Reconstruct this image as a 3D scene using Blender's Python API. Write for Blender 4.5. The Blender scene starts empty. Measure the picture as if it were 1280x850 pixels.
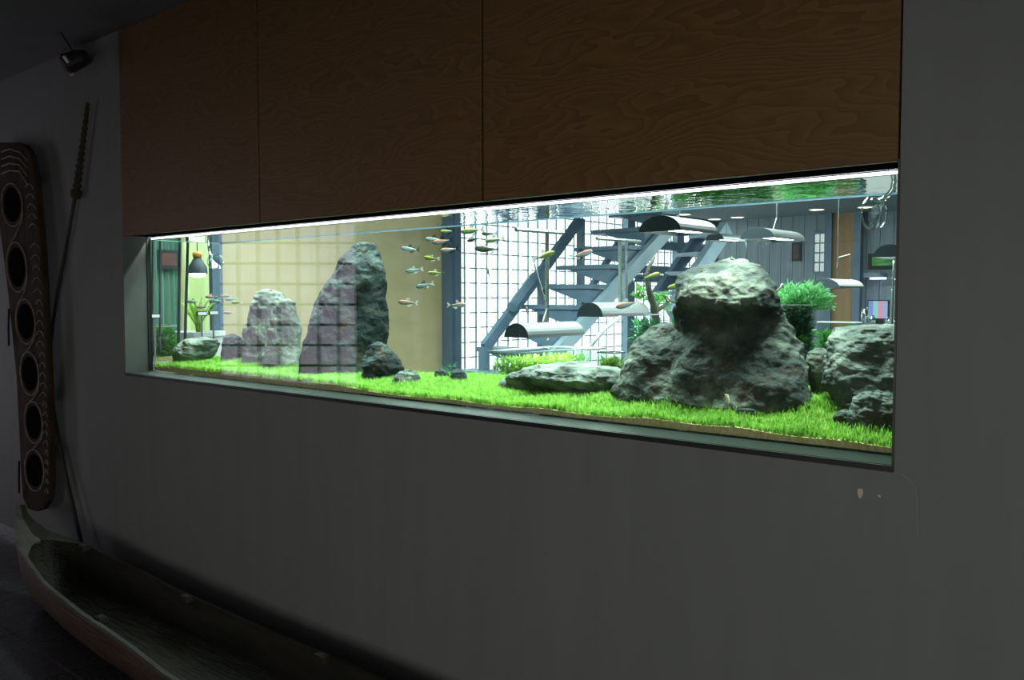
import bpy, bmesh, math, random
import numpy as np
from mathutils import Vector, Matrix, noise

random.seed(7)
rng = np.random.default_rng(7)
scene = bpy.context.scene
COL = scene.collection

# ------------------------------------------------------------------ camera
F = 1100.0                       # focal length in pixels of the 1280x850 frame
CAMZ = 1.5
TH = math.atan2(1260, F)         # heading, measured from -X towards +Y
PITCH = math.atan2(54, F)
H = Vector((-math.cos(TH), math.sin(TH), 0))
RIGHT = Vector((math.sin(TH), math.cos(TH), 0))
FWD = H * math.cos(PITCH) - Vector((0, 0, 1)) * math.sin(PITCH)
UP = H * math.sin(PITCH) + Vector((0, 0, 1)) * math.cos(PITCH)
CAM = Vector((0, 0, CAMZ))
cd = bpy.data.cameras.new('camera')
cam = bpy.data.objects.new('camera', cd)
COL.objects.link(cam)
cd.sensor_width = 36.0
cd.lens = 36.0 * F / 1280.0
cd.clip_start = 0.02
cam.matrix_world = Matrix((
    (RIGHT.x, UP.x, -FWD.x, CAM.x),
    (RIGHT.y, UP.y, -FWD.y, CAM.y),
    (RIGHT.z, UP.z, -FWD.z, CAM.z),
    (0, 0, 0, 1)))
scene.camera = cam

# ------------------------------------------------------------------ world, exposure
scene.view_settings.view_transform = 'Standard'
scene.view_settings.look = 'None'
scene.view_settings.gamma = 1.0
scene.view_settings.exposure = 0.0
scene.view_settings.use_curve_mapping = False
scene.cycles.transparent_max_bounces = 48
scene.cycles.max_bounces = 10
scene.cycles.caustics_reflective = False
scene.cycles.caustics_refractive = False
scene.cycles.sample_clamp_indirect = 6.0
w = bpy.data.worlds.new('world'); scene.world = w
w.use_nodes = True
w.node_tree.nodes['Background'].inputs[0].default_value = (0.55, 0.65, 0.8, 1)
w.node_tree.nodes['Background'].inputs[1].default_value = 0.3

# key light levels
TANK_W = 60.0          # each lamp of the aquarium hood
DAY_FAR = 5.4          # daylight behind the far lattice window
DAY_BLOCK = 1.35        # daylight in the glass block window
DAY_BACK = 68.0
SIDE_FILL = 50.0        # fill light at an added, unseen side window
DAY_DOOR = 4.0         # daylight in the glazed door at the far end        # daylight from the low garden window behind the camera
FAR_FILL = 215.0


def area(name, loc, rot, sx, sy, power, color):
    l = bpy.data.lights.new(name, 'AREA'); l.shape = 'RECTANGLE'
    l.size = sx; l.size_y = sy; l.energy = power; l.color = color
    o = bpy.data.objects.new(name, l); COL.objects.link(o)
    o.location = loc; o.rotation_euler = rot
    return o


# ------------------------------------------------------------------ pixel rays
def ray(x, y):
    return (FWD * F + RIGHT * (x - 640.0) - UP * (y - 425.0)).normalized()

def PY(x, y, Y):
    d = ray(x, y); return CAM + d * (Y / d.y)

def PX(x, y, X):
    d = ray(x, y); return CAM + d * (X / d.x)

def PZ(x, y, z):
    d = ray(x, y); return CAM + d * ((z - CAMZ) / d.z)

def PD(x, y, D):
    d = ray(x, y); return CAM + d * (D / d.dot(H))


# ------------------------------------------------------------------ materials
def newmat(name):
    m = bpy.data.materials.new(name); m.use_nodes = True
    return m, m.node_tree.nodes, m.node_tree.links

def srgb(r, g, b):
    f = lambda c: (c / 255 / 12.92) if c / 255 <= 0.04045 else ((c / 255 + 0.055) / 1.055) ** 2.4
    return (f(r), f(g), f(b), 1)

def mat(name, c1, c2=None, rough=0.6, metal=0.0, scale=8.0, bump=0.0, bscale=None, stretch=(1, 1, 1), detail=6.0, spec=0.5, lo=0.35, hi=0.65):
    m, N, L = newmat(name)
    b = N['Principled BSDF']
    b.inputs['Roughness'].default_value = rough
    b.inputs['Metallic'].default_value = metal
    b.inputs['Specular IOR Level'].default_value = spec
    b.inputs['Base Color'].default_value = c1
    if c2 is not None or bump:
        tc = N.new('ShaderNodeTexCoord'); mp = N.new('ShaderNodeMapping')
        mp.inputs['Scale'].default_value = stretch
        L.new(tc.outputs['Object'], mp.inputs['Vector'])
    if c2 is not None:
        n = N.new('ShaderNodeTexNoise'); n.inputs['Scale'].default_value = scale; n.inputs['Detail'].default_value = detail
        L.new(mp.outputs['Vector'], n.inputs['Vector'])
        r = N.new('ShaderNodeValToRGB')
        r.color_ramp.elements[0].color = c1; r.color_ramp.elements[1].color = c2
        r.color_ramp.elements[0].position = lo; r.color_ramp.elements[1].position = hi
        L.new(n.outputs['Fac'], r.inputs['Fac']); L.new(r.outputs['Color'], b.inputs['Base Color'])
    if bump:
        n2 = N.new('ShaderNodeTexNoise'); n2.inputs['Scale'].default_value = bscale or scale * 4; n2.inputs['Detail'].default_value = 8
        L.new(mp.outputs['Vector'], n2.inputs['Vector'])
        bp = N.new('ShaderNodeBump'); bp.inputs['Strength'].default_value = bump; bp.inputs['Distance'].default_value = 0.02
        L.new(n2.outputs['Fac'], bp.inputs['Height']); L.new(bp.outputs['Normal'], b.inputs['Normal'])
    return m

def emit(name, color, strength):
    m, N, L = newmat(name)
    N.remove(N['Principled BSDF'])
    e = N.new('ShaderNodeEmission'); e.inputs[0].default_value = color; e.inputs[1].default_value = strength
    L.new(e.outputs[0], N['Material Output'].inputs['Surface'])
    return m

def glass(name, tint=(0.97, 0.99, 0.98, 1), base=0.035, strength=1.0):
    m, N, L = newmat(name)
    N.remove(N['Principled BSDF'])
    t = N.new('ShaderNodeBsdfTransparent'); t.inputs[0].default_value = tint
    g = N.new('ShaderNodeBsdfGlossy'); g.inputs['Roughness'].default_value = 0.0
    lw = N.new('ShaderNodeLayerWeight')
    lw.inputs['Blend'].default_value = 0.5
    p = N.new('ShaderNodeMath'); p.operation = 'POWER'; p.inputs[1].default_value = 5.0
    L.new(lw.outputs['Facing'], p.inputs[0])
    ma = N.new('ShaderNodeMath'); ma.operation = 'MULTIPLY_ADD'; ma.inputs[1].default_value = strength * (1 - base); ma.inputs[2].default_value = base * strength
    L.new(p.outputs[0], ma.inputs[0])
    mx = N.new('ShaderNodeMixShader')
    L.new(ma.outputs[0], mx.inputs['Fac']); L.new(t.outputs[0], mx.inputs[1]); L.new(g.outputs[0], mx.inputs[2])
    L.new(mx.outputs[0], N['Material Output'].inputs['Surface'])
    return m

WATER_ABS = ((0.58, 0.94, 0.88, 1), 0.5)

def watermat(name, top):
    m, N, L = newmat(name)
    N.remove(N['Principled BSDF'])
    out = N['Material Output']
    t = N.new('ShaderNodeBsdfTransparent')
    if top:
        g = N.new('ShaderNodeBsdfGlossy'); g.inputs['Roughness'].default_value = 0.0
        fr = N.new('ShaderNodeFresnel'); fr.inputs['IOR'].default_value = 1.33
        mx = N.new('ShaderNodeMixShader')
        L.new(fr.outputs[0], mx.inputs['Fac']); L.new(t.outputs[0], mx.inputs[1]); L.new(g.outputs[0], mx.inputs[2])
        L.new(mx.outputs[0], out.inputs['Surface'])
        tc = N.new('ShaderNodeTexCoord'); mp = N.new('ShaderNodeMapping'); mp.inputs['Scale'].default_value = (1.0, 1.0, 1)
        L.new(tc.outputs['Object'], mp.inputs['Vector'])
        n = N.new('ShaderNodeTexNoise'); n.inputs['Scale'].default_value = 16; n.inputs['Detail'].default_value = 2
        L.new(mp.outputs['Vector'], n.inputs['Vector'])
        b = N.new('ShaderNodeBump'); b.inputs['Strength'].default_value = 0.12; b.inputs['Distance'].default_value = 0.010
        L.new(n.outputs['Fac'], b.inputs['Height']); L.new(b.outputs['Normal'], g.inputs['Normal'])
    else:
        L.new(t.outputs[0], out.inputs['Surface'])
    v = N.new('ShaderNodeVolumeAbsorption')
    v.inputs['Color'].default_value = WATER_ABS[0]; v.inputs['Density'].default_value = WATER_ABS[1]
    L.new(v.outputs[0], out.inputs['Volume'])
    return m

def leafmat(name, c1, c2, scale=20, trans=0.45, rough=0.45):
    m, N, L = newmat(name)
    b = N['Principled BSDF']; b.inputs['Roughness'].default_value = rough
    oi = N.new('ShaderNodeTexCoord')
    n = N.new('ShaderNodeTexNoise'); n.inputs['Scale'].default_value = scale; n.inputs['Detail'].default_value = 3
    L.new(oi.outputs['Object'], n.inputs['Vector'])
    r = N.new('ShaderNodeValToRGB'); r.color_ramp.elements[0].color = c1; r.color_ramp.elements[1].color = c2
    r.color_ramp.elements[0].position = 0.35; r.color_ramp.elements[1].position = 0.65
    L.new(n.outputs['Fac'], r.inputs['Fac']); L.new(r.outputs['Color'], b.inputs['Base Color'])
    tr = N.new('ShaderNodeBsdfTranslucent'); L.new(r.outputs['Color'], tr.inputs['Color'])
    mx = N.new('ShaderNodeMixShader'); mx.inputs['Fac'].default_value = trans
    L.new(b.outputs[0], mx.inputs[1]); L.new(tr.outputs[0], mx.inputs[2])
    L.new(mx.outputs[0], N['Material Output'].inputs['Surface'])
    return m

def woodmat():
    """dark brown veneer with long horizontal grain and a few cathedral figures"""
    m, N, L = newmat('veneer')
    b = N['Principled BSDF']; b.inputs['Roughness'].default_value = 0.5; b.inputs['Specular IOR Level'].default_value = 0.3
    tc = N.new('ShaderNodeTexCoord'); sx = N.new('ShaderNodeSeparateXYZ'); L.new(tc.outputs['Object'], sx.inputs[0])
    mp = N.new('ShaderNodeMapping'); mp.inputs['Scale'].default_value = (0.8, 1, 3.2)
    L.new(tc.outputs['Object'], mp.inputs['Vector'])
    n = N.new('ShaderNodeTexNoise'); n.inputs['Scale'].default_value = 1.7; n.inputs['Detail'].default_value = 3.0; n.inputs['Roughness'].default_value = 0.42
    L.new(mp.outputs['Vector'], n.inputs['Vector'])
    mu = N.new('ShaderNodeMath'); mu.operation = 'MULTIPLY'; mu.inputs[1].default_value = 26.0
    L.new(n.outputs['Fac'], mu.inputs[0])
    zz = N.new('ShaderNodeMath'); zz.operation = 'MULTIPLY_ADD'; zz.inputs[1].default_value = 34.0
    L.new(sx.outputs['Z'], zz.inputs[0]); L.new(mu.outputs[0], zz.inputs[2])
    fr = N.new('ShaderNodeMath'); fr.operation = 'FRACT'
    L.new(zz.outputs[0], fr.inputs[0])
    mp2 = N.new('ShaderNodeMapping'); mp2.inputs['Scale'].default_value = (4, 4, 150)
    L.new(tc.outputs['Object'], mp2.inputs['Vector'])
    n2 = N.new('ShaderNodeTexNoise'); n2.inputs['Scale'].default_value = 3; n2.inputs['Detail'].default_value = 4
    L.new(mp2.outputs['Vector'], n2.inputs['Vector'])
    sc = N.new('ShaderNodeMath'); sc.operation = 'MULTIPLY'; sc.inputs[1].default_value = 0.42
    L.new(fr.outputs[0], sc.inputs[0])
    ad = N.new('ShaderNodeMath'); ad.operation = 'MULTIPLY_ADD'; ad.inputs[1].default_value = 0.6
    L.new(n2.outputs['Fac'], ad.inputs[0]); L.new(sc.outputs[0], ad.inputs[2])
    r = N.new('ShaderNodeValToRGB')
    r.color_ramp.elements[0].color = (0.105, 0.053, 0.018, 1); r.color_ramp.elements[1].color = (0.165, 0.086, 0.032, 1)
    r.color_ramp.elements[0].position = 0.2; r.color_ramp.elements[1].position = 0.72
    L.new(ad.outputs[0], r.inputs['Fac']); L.new(r.outputs['Color'], b.inputs['Base Color'])
    bp = N.new('ShaderNodeBump'); bp.inputs['Strength'].default_value = 0.2; bp.inputs['Distance'].default_value = 0.003
    L.new(ad.outputs[0], bp.inputs['Height']); L.new(bp.outputs['Normal'], b.inputs['Normal'])
    return m

def rockmat(name, dark, mid, light, scale=6.0):
    m, N, L = newmat(name)
    b = N['Principled BSDF']; b.inputs['Roughness'].default_value = 0.85; b.inputs['Specular IOR Level'].default_value = 0.25
    g = N.new('ShaderNodeNewGeometry')
    n = N.new('ShaderNodeTexNoise'); n.inputs['Scale'].default_value = scale; n.inputs['Detail'].default_value = 10; n.inputs['Roughness'].default_value = 0.65
    L.new(g.outputs['Position'], n.inputs['Vector'])
    r = N.new('ShaderNodeValToRGB')
    e = r.color_ramp.elements
    e[0].color = dark; e[0].position = 0.36; e[1].color = light; e[1].position = 0.66
    k = e.new(0.5); k.color = mid
    L.new(n.outputs['Fac'], r.inputs['Fac'])
    # iron-brown patches in the mineral itself
    n3 = N.new('ShaderNodeTexNoise'); n3.inputs['Scale'].default_value = scale * 2.3; n3.inputs['Detail'].default_value = 6
    L.new(g.outputs['Position'], n3.inputs['Vector'])
    r3 = N.new('ShaderNodeValToRGB'); r3.color_ramp.elements[0].position = 0.56; r3.color_ramp.elements[1].position = 0.70
    r3.color_ramp.elements[0].color = (0, 0, 0, 1); r3.color_ramp.elements[1].color = (0.7, 0.7, 0.7, 1)
    L.new(n3.outputs['Fac'], r3.inputs['Fac'])
    mx = N.new('ShaderNodeMixRGB'); mx.inputs[2].default_value = (0.065, 0.042, 0.022, 1)
    L.new(r3.outputs['Color'], mx.inputs['Fac']); L.new(r.outputs['Color'], mx.inputs[1])
    L.new(mx.outputs[0], b.inputs['Base Color'])
    n2 = N.new('ShaderNodeTexNoise'); n2.inputs['Scale'].default_value = 55; n2.inputs['Detail'].default_value = 8
    L.new(g.outputs['Position'], n2.inputs['Vector'])
    v = N.new('ShaderNodeTexVoronoi'); v.inputs['Scale'].default_value = 34
    L.new(g.outputs['Position'], v.inputs['Vector'])
    ad = N.new('ShaderNodeMath'); ad.operation = 'MULTIPLY_ADD'; ad.inputs[1].default_value = 0.35
    L.new(v.outputs['Distance'], ad.inputs[0]); L.new(n2.outputs['Fac'], ad.inputs[2])
    bp = N.new('ShaderNodeBump'); bp.inputs['Strength'].default_value = 0.85; bp.inputs['Distance'].default_value = 0.012
    L.new(ad.outputs[0], bp.inputs['Height']); L.new(bp.outputs['Normal'], b.inputs['Normal'])
    return m


# ------------------------------------------------------------------ mesh helpers
class MB:
    def __init__(self): self.v = []; self.f = []; self.mi = []
    def add(self, vs, fs, mi=0):
        o = len(self.v); self.v += [tuple(p) for p in vs]
        self.f += [tuple(i + o for i in f) for f in fs]; self.mi += [mi] * len(fs)
        return self
    def box(self, a, b, mi=0):
        x0, y0, z0 = a; x1, y1, z1 = b
        x0, x1 = min(x0, x1), max(x0, x1); y0, y1 = min(y0, y1), max(y0, y1); z0, z1 = min(z0, z1), max(z0, z1)
        vs = [(x0, y0, z0), (x1, y0, z0), (x1, y1, z0), (x0, y1, z0), (x0, y0, z1), (x1, y0, z1), (x1, y1, z1), (x0, y1, z1)]
        fs = [(0, 3, 2, 1), (4, 5, 6, 7), (0, 1, 5, 4), (1, 2, 6, 5), (2, 3, 7, 6), (3, 0, 4, 7)]
        return self.add(vs, fs, mi)
    def beam(self, p, q, wx, wz, up=(0, 0, 1), mi=0):
        p = Vector(p); q = Vector(q); d = (q - p).normalized(); u = Vector(up)
        s = d.cross(u)
        if s.length < 1e-4: s = d.cross(Vector((1, 0, 0)))
        s.normalize(); u = s.cross(d).normalized()
        s = s * wx / 2; u = u * wz / 2
        vs = [p - s - u, p + s - u, p + s + u, p - s + u, q - s - u, q + s - u, q + s + u, q - s + u]
        fs = [(0, 1, 2, 3), (7, 6, 5, 4), (0, 4, 5, 1), (1, 5, 6, 2), (2, 6, 7, 3), (3, 7, 4, 0)]
        return self.add(vs, fs, mi)
    def tube(self, pts, r, n=8, mi=0, cap=True):
        pts = [Vector(p) for p in pts]; rs = r if isinstance(r, (list, tuple)) else [r] * len(pts)
        rings = []
        prev = None
        for i, p in enumerate(pts):
            d = (pts[min(i + 1, len(pts) - 1)] - pts[max(i - 1, 0)]).normalized()
            if prev is None:
                a = d.orthogonal().normalized()
            else:
                a = (prev - d * prev.dot(d)).normalized()
            prev = a
            b = d.cross(a)
            rings.append([p + (a * math.cos(2 * math.pi * k / n) + b * math.sin(2 * math.pi * k / n)) * rs[i] for k in range(n)])
        vs = [q for R in rings for q in R]; fs = []
        for i in range(len(pts) - 1):
            for k in range(n):
                fs.append((i * n + k, i * n + (k + 1) % n, (i + 1) * n + (k + 1) % n, (i + 1) * n + k))
        if cap:
            fs.append(tuple(range(n - 1, -1, -1))); fs.append(tuple((len(pts) - 1) * n + k for k in range(n)))
        return self.add(vs, fs, mi)
    def loft(self, rings, mi=0, cap=True):
        n = len(rings[0]); vs = [q for R in rings for q in R]; fs = []
        for i in range(len(rings) - 1):
            for k in range(n):
                fs.append((i * n + k, i * n + (k + 1) % n, (i + 1) * n + (k + 1) % n, (i + 1) * n + k))
        if cap:
            fs.append(tuple(range(n - 1, -1, -1))); fs.append(tuple((len(rings) - 1) * n + k for k in range(n)))
        return self.add(vs, fs, mi)
    def build(self, name, m, parent=None, smooth=False, origin=None):
        me = bpy.data.meshes.new(name)
        o0 = Vector(origin) if origin is not None else Vector((0, 0, 0))
        me.from_pydata([tuple(Vector(p) - o0) for p in self.v], [], self.f); 
        ms = m if isinstance(m, (list, tuple)) else [m]
        for q in ms: me.materials.append(q)
        if len(ms) > 1: me.polygons.foreach_set('material_index', self.mi)
        if smooth: me.polygons.foreach_set('use_smooth', [True] * len(me.polygons))
        bm = bmesh.new(); bm.from_mesh(me); bmesh.ops.recalc_face_normals(bm, faces=bm.faces); bm.to_mesh(me); bm.free()
        me.update()
        o = bpy.data.objects.new(name, me); COL.objects.link(o)
        o.location = o0
        if parent is not None:
            o.parent = parent
            o.matrix_parent_inverse = Matrix.Identity(4)
            o.location = o0 - parent_world(parent)
        return o

def parent_world(p):
    v = Vector((0, 0, 0))
    while p is not None:
        v = v + p.location; p = p.parent
    return v

def tag(o, label=None, cat=None, group=None, kind=None):
    if label: o['label'] = label
    if cat: o['category'] = cat
    if group: o['group'] = group
    if kind: o['kind'] = kind
    return o

def thing(name, label, cat, loc=(0, 0, 0), group=None):
    o = bpy.data.objects.new(name, None); COL.objects.link(o); o.location = loc
    o.empty_display_size = 0.1
    return tag(o, label, cat, group)

def struct(name, mb, m, **k):
    return tag(mb.build(name, m, **k), kind='structure')

def bevel(o, wd, seg=2):
    b = o.modifiers.new('bevel', 'BEVEL'); b.width = wd; b.segments = seg; b.limit_method = 'ANGLE'
    return o

# ------------------------------------------------------------------ material library
M = {}
M['wall'] = None
M['wood'] = woodmat()
M['black'] = mat('black_metal', (0.012, 0.012, 0.013, 1), rough=0.5)
M['matte'] = mat('matte_black', (0.006, 0.006, 0.006, 1), rough=1.0, spec=0.0)
M['frame'] = mat('window_frame_metal', (0.055, 0.052, 0.05, 1), rough=0.35, metal=0.3)
M['jamb'] = mat('jamb_paint', (0.07, 0.074, 0.07, 1), (0.08, 0.084, 0.08, 1), rough=0.45, scale=4)
M['ceiling'] = mat('ceiling_paint', (0.09, 0.09, 0.09, 1), (0.11, 0.11, 0.11, 1), rough=0.9, scale=3)
M['beige'] = mat('beige_plaster', srgb(200, 185, 142), srgb(192, 176, 132), rough=0.8, scale=2, stretch=(1, 1, 3))
M['slate'] = mat('slate_boards', srgb(106, 120, 132), srgb(122, 136, 146), rough=0.55, scale=5, stretch=(6, 6, 0.3))
M['steel'] = mat('blue_grey_steel_hazed', srgb(96, 120, 140), srgb(108, 132, 152), rough=0.45, scale=5)  # lightened to put the haze of the distant view into the colour
M['steel_l'] = mat('pale_steel', srgb(158, 182, 196), srgb(170, 192, 204), rough=0.35, scale=5)
M['post'] = mat('post_hazed', srgb(86, 106, 126), srgb(96, 116, 136), rough=0.5, scale=3)  # dark post lifted to blue-grey, haze and glare put into its colour
M['fceil'] = mat('far_ceiling_paint', srgb(92, 104, 110), rough=0.8)
M['ffloor'] = mat('far_floor', srgb(120, 122, 118), srgb(140, 140, 134), rough=0.4, scale=2)
M['white'] = mat('white_laminate', srgb(225, 228, 226), rough=0.5)
M['lampshell'] = mat('lamp_aluminium', srgb(128, 134, 134), srgb(138, 144, 142), rough=0.4, metal=0.3, scale=3)
M['lampdark'] = mat('lamp_dark_end', srgb(52, 66, 74), rough=0.5)
M['rod'] = mat('stainless_rod', srgb(176, 186, 184), rough=0.25, metal=0.8)
M['glass'] = glass('clear_glass', base=0.055)
M['glassthin'] = glass('thin_glass', tint=(0.94, 0.985, 0.97, 1), base=0.03, strength=0.8)
M['pipe'] = glass('blown_glass', tint=(0.86, 0.92, 0.92, 1), base=0.22, strength=1.0)
M['pipelip'] = glass('blown_glass_edge', tint=(0.8, 0.86, 0.86, 1), base=0.55)
M['bulb'] = emit('lamp_light', (0.95, 0.98, 1, 1), 14)
M['rock'] = rockmat('volcanic_stone', (0.012, 0.015, 0.014, 1), (0.055, 0.065, 0.056, 1), (0.20, 0.215, 0.165, 1))
M['rock2'] = rockmat('pale_stone', (0.035, 0.04, 0.034, 1), (0.11, 0.125, 0.105, 1), (0.25, 0.275, 0.225, 1), 9)
M['rock3'] = rockmat('dark_stone', (0.006, 0.009, 0.010, 1), (0.018, 0.025, 0.025, 1), (0.06, 0.076, 0.07, 1), 7)
M['rock4'] = rockmat('volcanic_stone_lit', (0.022, 0.027, 0.024, 1), (0.09, 0.105, 0.09, 1), (0.25, 0.27, 0.22, 1))  # volcanic stone brightened where the hood lamps give less light
M['sand'] = mat('yellow_gravel', (0.62, 0.50, 0.18, 1), (0.82, 0.72, 0.36, 1), rough=0.9, scale=90, bump=0.6, bscale=220)
M['grass'] = leafmat('carpet_plant_green', (0.13, 0.36, 0.03, 1), (0.42, 0.64, 0.13, 1), scale=60, trans=0.5)
M['leaf_y'] = leafmat('yellow_green_leaf', (0.22, 0.42, 0.05, 1), (0.42, 0.62, 0.12, 1), 30)
M['leaf_g'] = leafmat('green_leaf', (0.05, 0.26, 0.04, 1), (0.16, 0.48, 0.09, 1), 30)
M['leaf_d'] = leafmat('deep_green_leaf', (0.03, 0.13, 0.06, 1), (0.08, 0.26, 0.10, 1), 30)
M['leaf_m'] = leafmat('moss_green', (0.16, 0.52, 0.18, 1), (0.38, 0.80, 0.38, 1), 40)
M['brown'] = mat('brown_board', srgb(150, 122, 88), srgb(138, 110, 78), rough=0.6, scale=3, stretch=(4, 4, 0.4))
M['drift'] = mat('driftwood', srgb(72, 76, 66), srgb(98, 98, 84), rough=0.8, scale=10, bump=0.4)

def wallmat():
    m, N, L = newmat('grey_wall_plaster')
    b = N['Principled BSDF']; b.inputs['Roughness'].default_value = 0.75; b.inputs['Specular IOR Level'].default_value = 0.3
    g = N.new('ShaderNodeNewGeometry')
    mp = N.new('ShaderNodeMapping'); mp.inputs['Scale'].default_value = (9, 9, 0.7)
    L.new(g.outputs['Position'], mp.inputs['Vector'])
    n = N.new('ShaderNodeTexNoise'); n.inputs['Scale'].default_value = 1.6; n.inputs['Detail'].default_value = 6
    L.new(mp.outputs['Vector'], n.inputs['Vector'])
    r = N.new('ShaderNodeValToRGB'); r.color_ramp.elements[0].color = (0.170, 0.167, 0.160, 1); r.color_ramp.elements[1].color = (0.184, 0.181, 0.173, 1)
    r.color_ramp.elements[0].position = 0.3; r.color_ramp.elements[1].position = 0.7
    L.new(n.outputs['Fac'], r.inputs['Fac'])
    L.new(r.outputs['Color'], b.inputs['Base Color'])
    n2 = N.new('ShaderNodeTexNoise'); n2.inputs['Scale'].default_value = 130; n2.inputs['Detail'].default_value = 4
    L.new(g.outputs['Position'], n2.inputs['Vector'])
    bp = N.new('ShaderNodeBump'); bp.inputs['Strength'].default_value = 0.12; bp.inputs['Distance'].default_value = 0.003
    L.new(n2.outputs['Fac'], bp.inputs['Height']); L.new(bp.outputs['Normal'], b.inputs['Normal'])
    return m
M['wall'] = wallmat()

def floormat():
    m, N, L = newmat('dark_stone_tile')
    b = N['Principled BSDF']; b.inputs['Specular IOR Level'].default_value = 0.5
    g = N.new('ShaderNodeNewGeometry')
    n = N.new('ShaderNodeTexNoise'); n.inputs['Scale'].default_value = 2.2; n.inputs['Detail'].default_value = 9
    L.new(g.outputs['Position'], n.inputs['Vector'])
    r = N.new('ShaderNodeValToRGB'); r.color_ramp.elements[0].color = (0.018, 0.018, 0.021, 1); r.color_ramp.elements[1].color = (0.045, 0.044, 0.05, 1)
    L.new(n.outputs['Fac'], r.inputs['Fac'])
    # scuffs: thin pale scratches
    mp = N.new('ShaderNodeMapping'); mp.inputs['Scale'].default_value = (6, 1.2, 1); mp.inputs['Rotation'].default_value = (0, 0, 0.6)
    L.new(g.outputs['Position'], mp.inputs['Vector'])
    v = N.new('ShaderNodeTexNoise'); v.inputs['Scale'].default_value = 3.5; v.inputs['Detail'].default_value = 10; v.inputs['Roughness'].default_value = 0.75
    L.new(mp.outputs['Vector'], v.inputs['Vector'])
    r2 = N.new('ShaderNodeValToRGB'); r2.color_ramp.elements[0].position = 0.66; r2.color_ramp.elements[1].position = 0.74
    L.new(v.outputs['Fac'], r2.inputs['Fac'])
    mx = N.new('ShaderNodeMixRGB'); mx.inputs[2].default_value = (0.16, 0.16, 0.18, 1)
    L.new(r2.outputs['Color'], mx.inputs['Fac']); L.new(r.outputs['Color'], mx.inputs[1]); L.new(mx.outputs[0], b.inputs['Base Color'])
    n4 = N.new('ShaderNodeMapRange'); n4.inputs[3].default_value = 0.16; n4.inputs[4].default_value = 0.38
    L.new(v.outputs['Fac'], n4.inputs[0]); L.new(n4.outputs[0], b.inputs['Roughness'])
    return m
M['floor'] = floormat()

# ================================================================== the setting
WY = 2.056                        # front face of the main wall
GY = 2.18                         # front face of the aquarium glass
BY = 2.585                        # back pane of the aquarium
CEIL = PY(150, 37, WY).z
XL = PY(155.5, 380, WY).x         # opening, left edge
XR = PY(1121.0, 400, WY).x        # opening, right edge
ZB = 0.5 * (PY(1118, 581, WY).z + PY(157, 466, WY).z)      # sill
ZT = 0.5 * (PY(1122.6, 201.7, WY).z + PY(153, 295.4, WY).z)  # lower edge of the wood doors
SEAM = [XL, PY(323.7, 150, WY).x, PY(603.5, 150, WY).x, XR]
WATER = ZT - 0.012
NX0, NX1, NY0 = -9.55, 2.6, -3.2
FX0, FX1, FY1 = -7.5, 2.6, 14.0

floor = struct('floor', MB().box((NX0 - 1, NY0 - 0.3, -0.1), (NX1 + 0.3, 2.1, 0)), M['floor'])
# tiles proud of dark joints
tm = MB(); T = 0.6
tile_mesh = MB().box((0.003, 0.003, -0.004), (T - 0.003, T - 0.003, 0.0035)).build('floor_tile', M['floor'], floor)
k = 0
for i in range(-12, -1):
    for j in range(-3, 4):
        x0 = i * T; y0 = WY - 0.02 - (j + 4) * T + 0.0
        if y0 < NY0: continue
        o = tile_mesh if k == 0 else tile_mesh.copy()
        if k: COL.objects.link(o)
        o.location = (x0, y0, 0); k += 1
struct('ceiling', MB().box((NX0 - 1, NY0 - 0.3, CEIL), (NX1 + 0.3, GY - 0.06, CEIL + 0.1)), M['ceiling'])
wf = MB()
TW = GY - 0.005
wf.box((NX0 - 1, WY, 0), (XL, TW, CEIL)).box((XR, WY, 0), (NX1 + 0.3, TW, CEIL)).box((XL, WY, 0), (XR, TW, ZB - 0.012))
wall_front = struct('wall_front', wf, M['wall'])
struct('wall_back', MB().box((NX0, NY0 - 0.2, 0), (-2.0, NY0, CEIL)).box((1.9, NY0 - 0.2, 0), (NX1, NY0, CEIL)).box((-2.0, NY0 - 0.2, 2.15), (1.9, NY0, CEIL)).box((-2.0, NY0 - 0.2, 0), (1.9, NY0, 0.85)), M['wall'])
struct('wall_right', MB().box((NX1, NY0 - 0.2, 0), (NX1 + 0.2, -2.6, CEIL)).box((NX1, 0.4, 0), (NX1 + 0.2, WY, CEIL)).box((NX1, -2.6, 0), (NX1 + 0.2, 0.4, 0.6)).box((NX1, -2.6, 1.9), (NX1 + 0.2, 0.4, CEIL)), M['wall'])
w5 = MB()
for y in (-2.6, -1.6, -0.6, 0.36): w5.box((NX1 + 0.05, y, 0.6), (NX1 + 0.1, y + 0.04, 1.9))
w5.box((NX1 + 0.05, -2.6, 0.6), (NX1 + 0.1, 0.4, 0.64)).box((NX1 + 0.05, -2.6, 1.86), (NX1 + 0.1, 0.4, 1.9))
win5 = struct('added_window', w5, M['frame'])  # unseen window added to spread more even light along the wall
MB().box((NX1 + 0.07, -2.6, 0.62), (NX1 + 0.08, 0.4, 1.88)).build('window_pane', M['glassthin'], win5)
area('side_fill_light', (NX1 + 0.25, -1.1, 1.25), (math.radians(90), 0, math.radians(90)), 3.0, 1.3, SIDE_FILL, (1.0, 0.97, 0.93))
# baseboard, with the pale top edge that shows at the far end
struct('baseboard_front', MB().box((NX0 - 0.6, WY - 0.012, 0), (NX1, WY, 0.055)), mat('baseboard_paint', (0.17, 0.17, 0.18, 1), rough=0.35))

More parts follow.
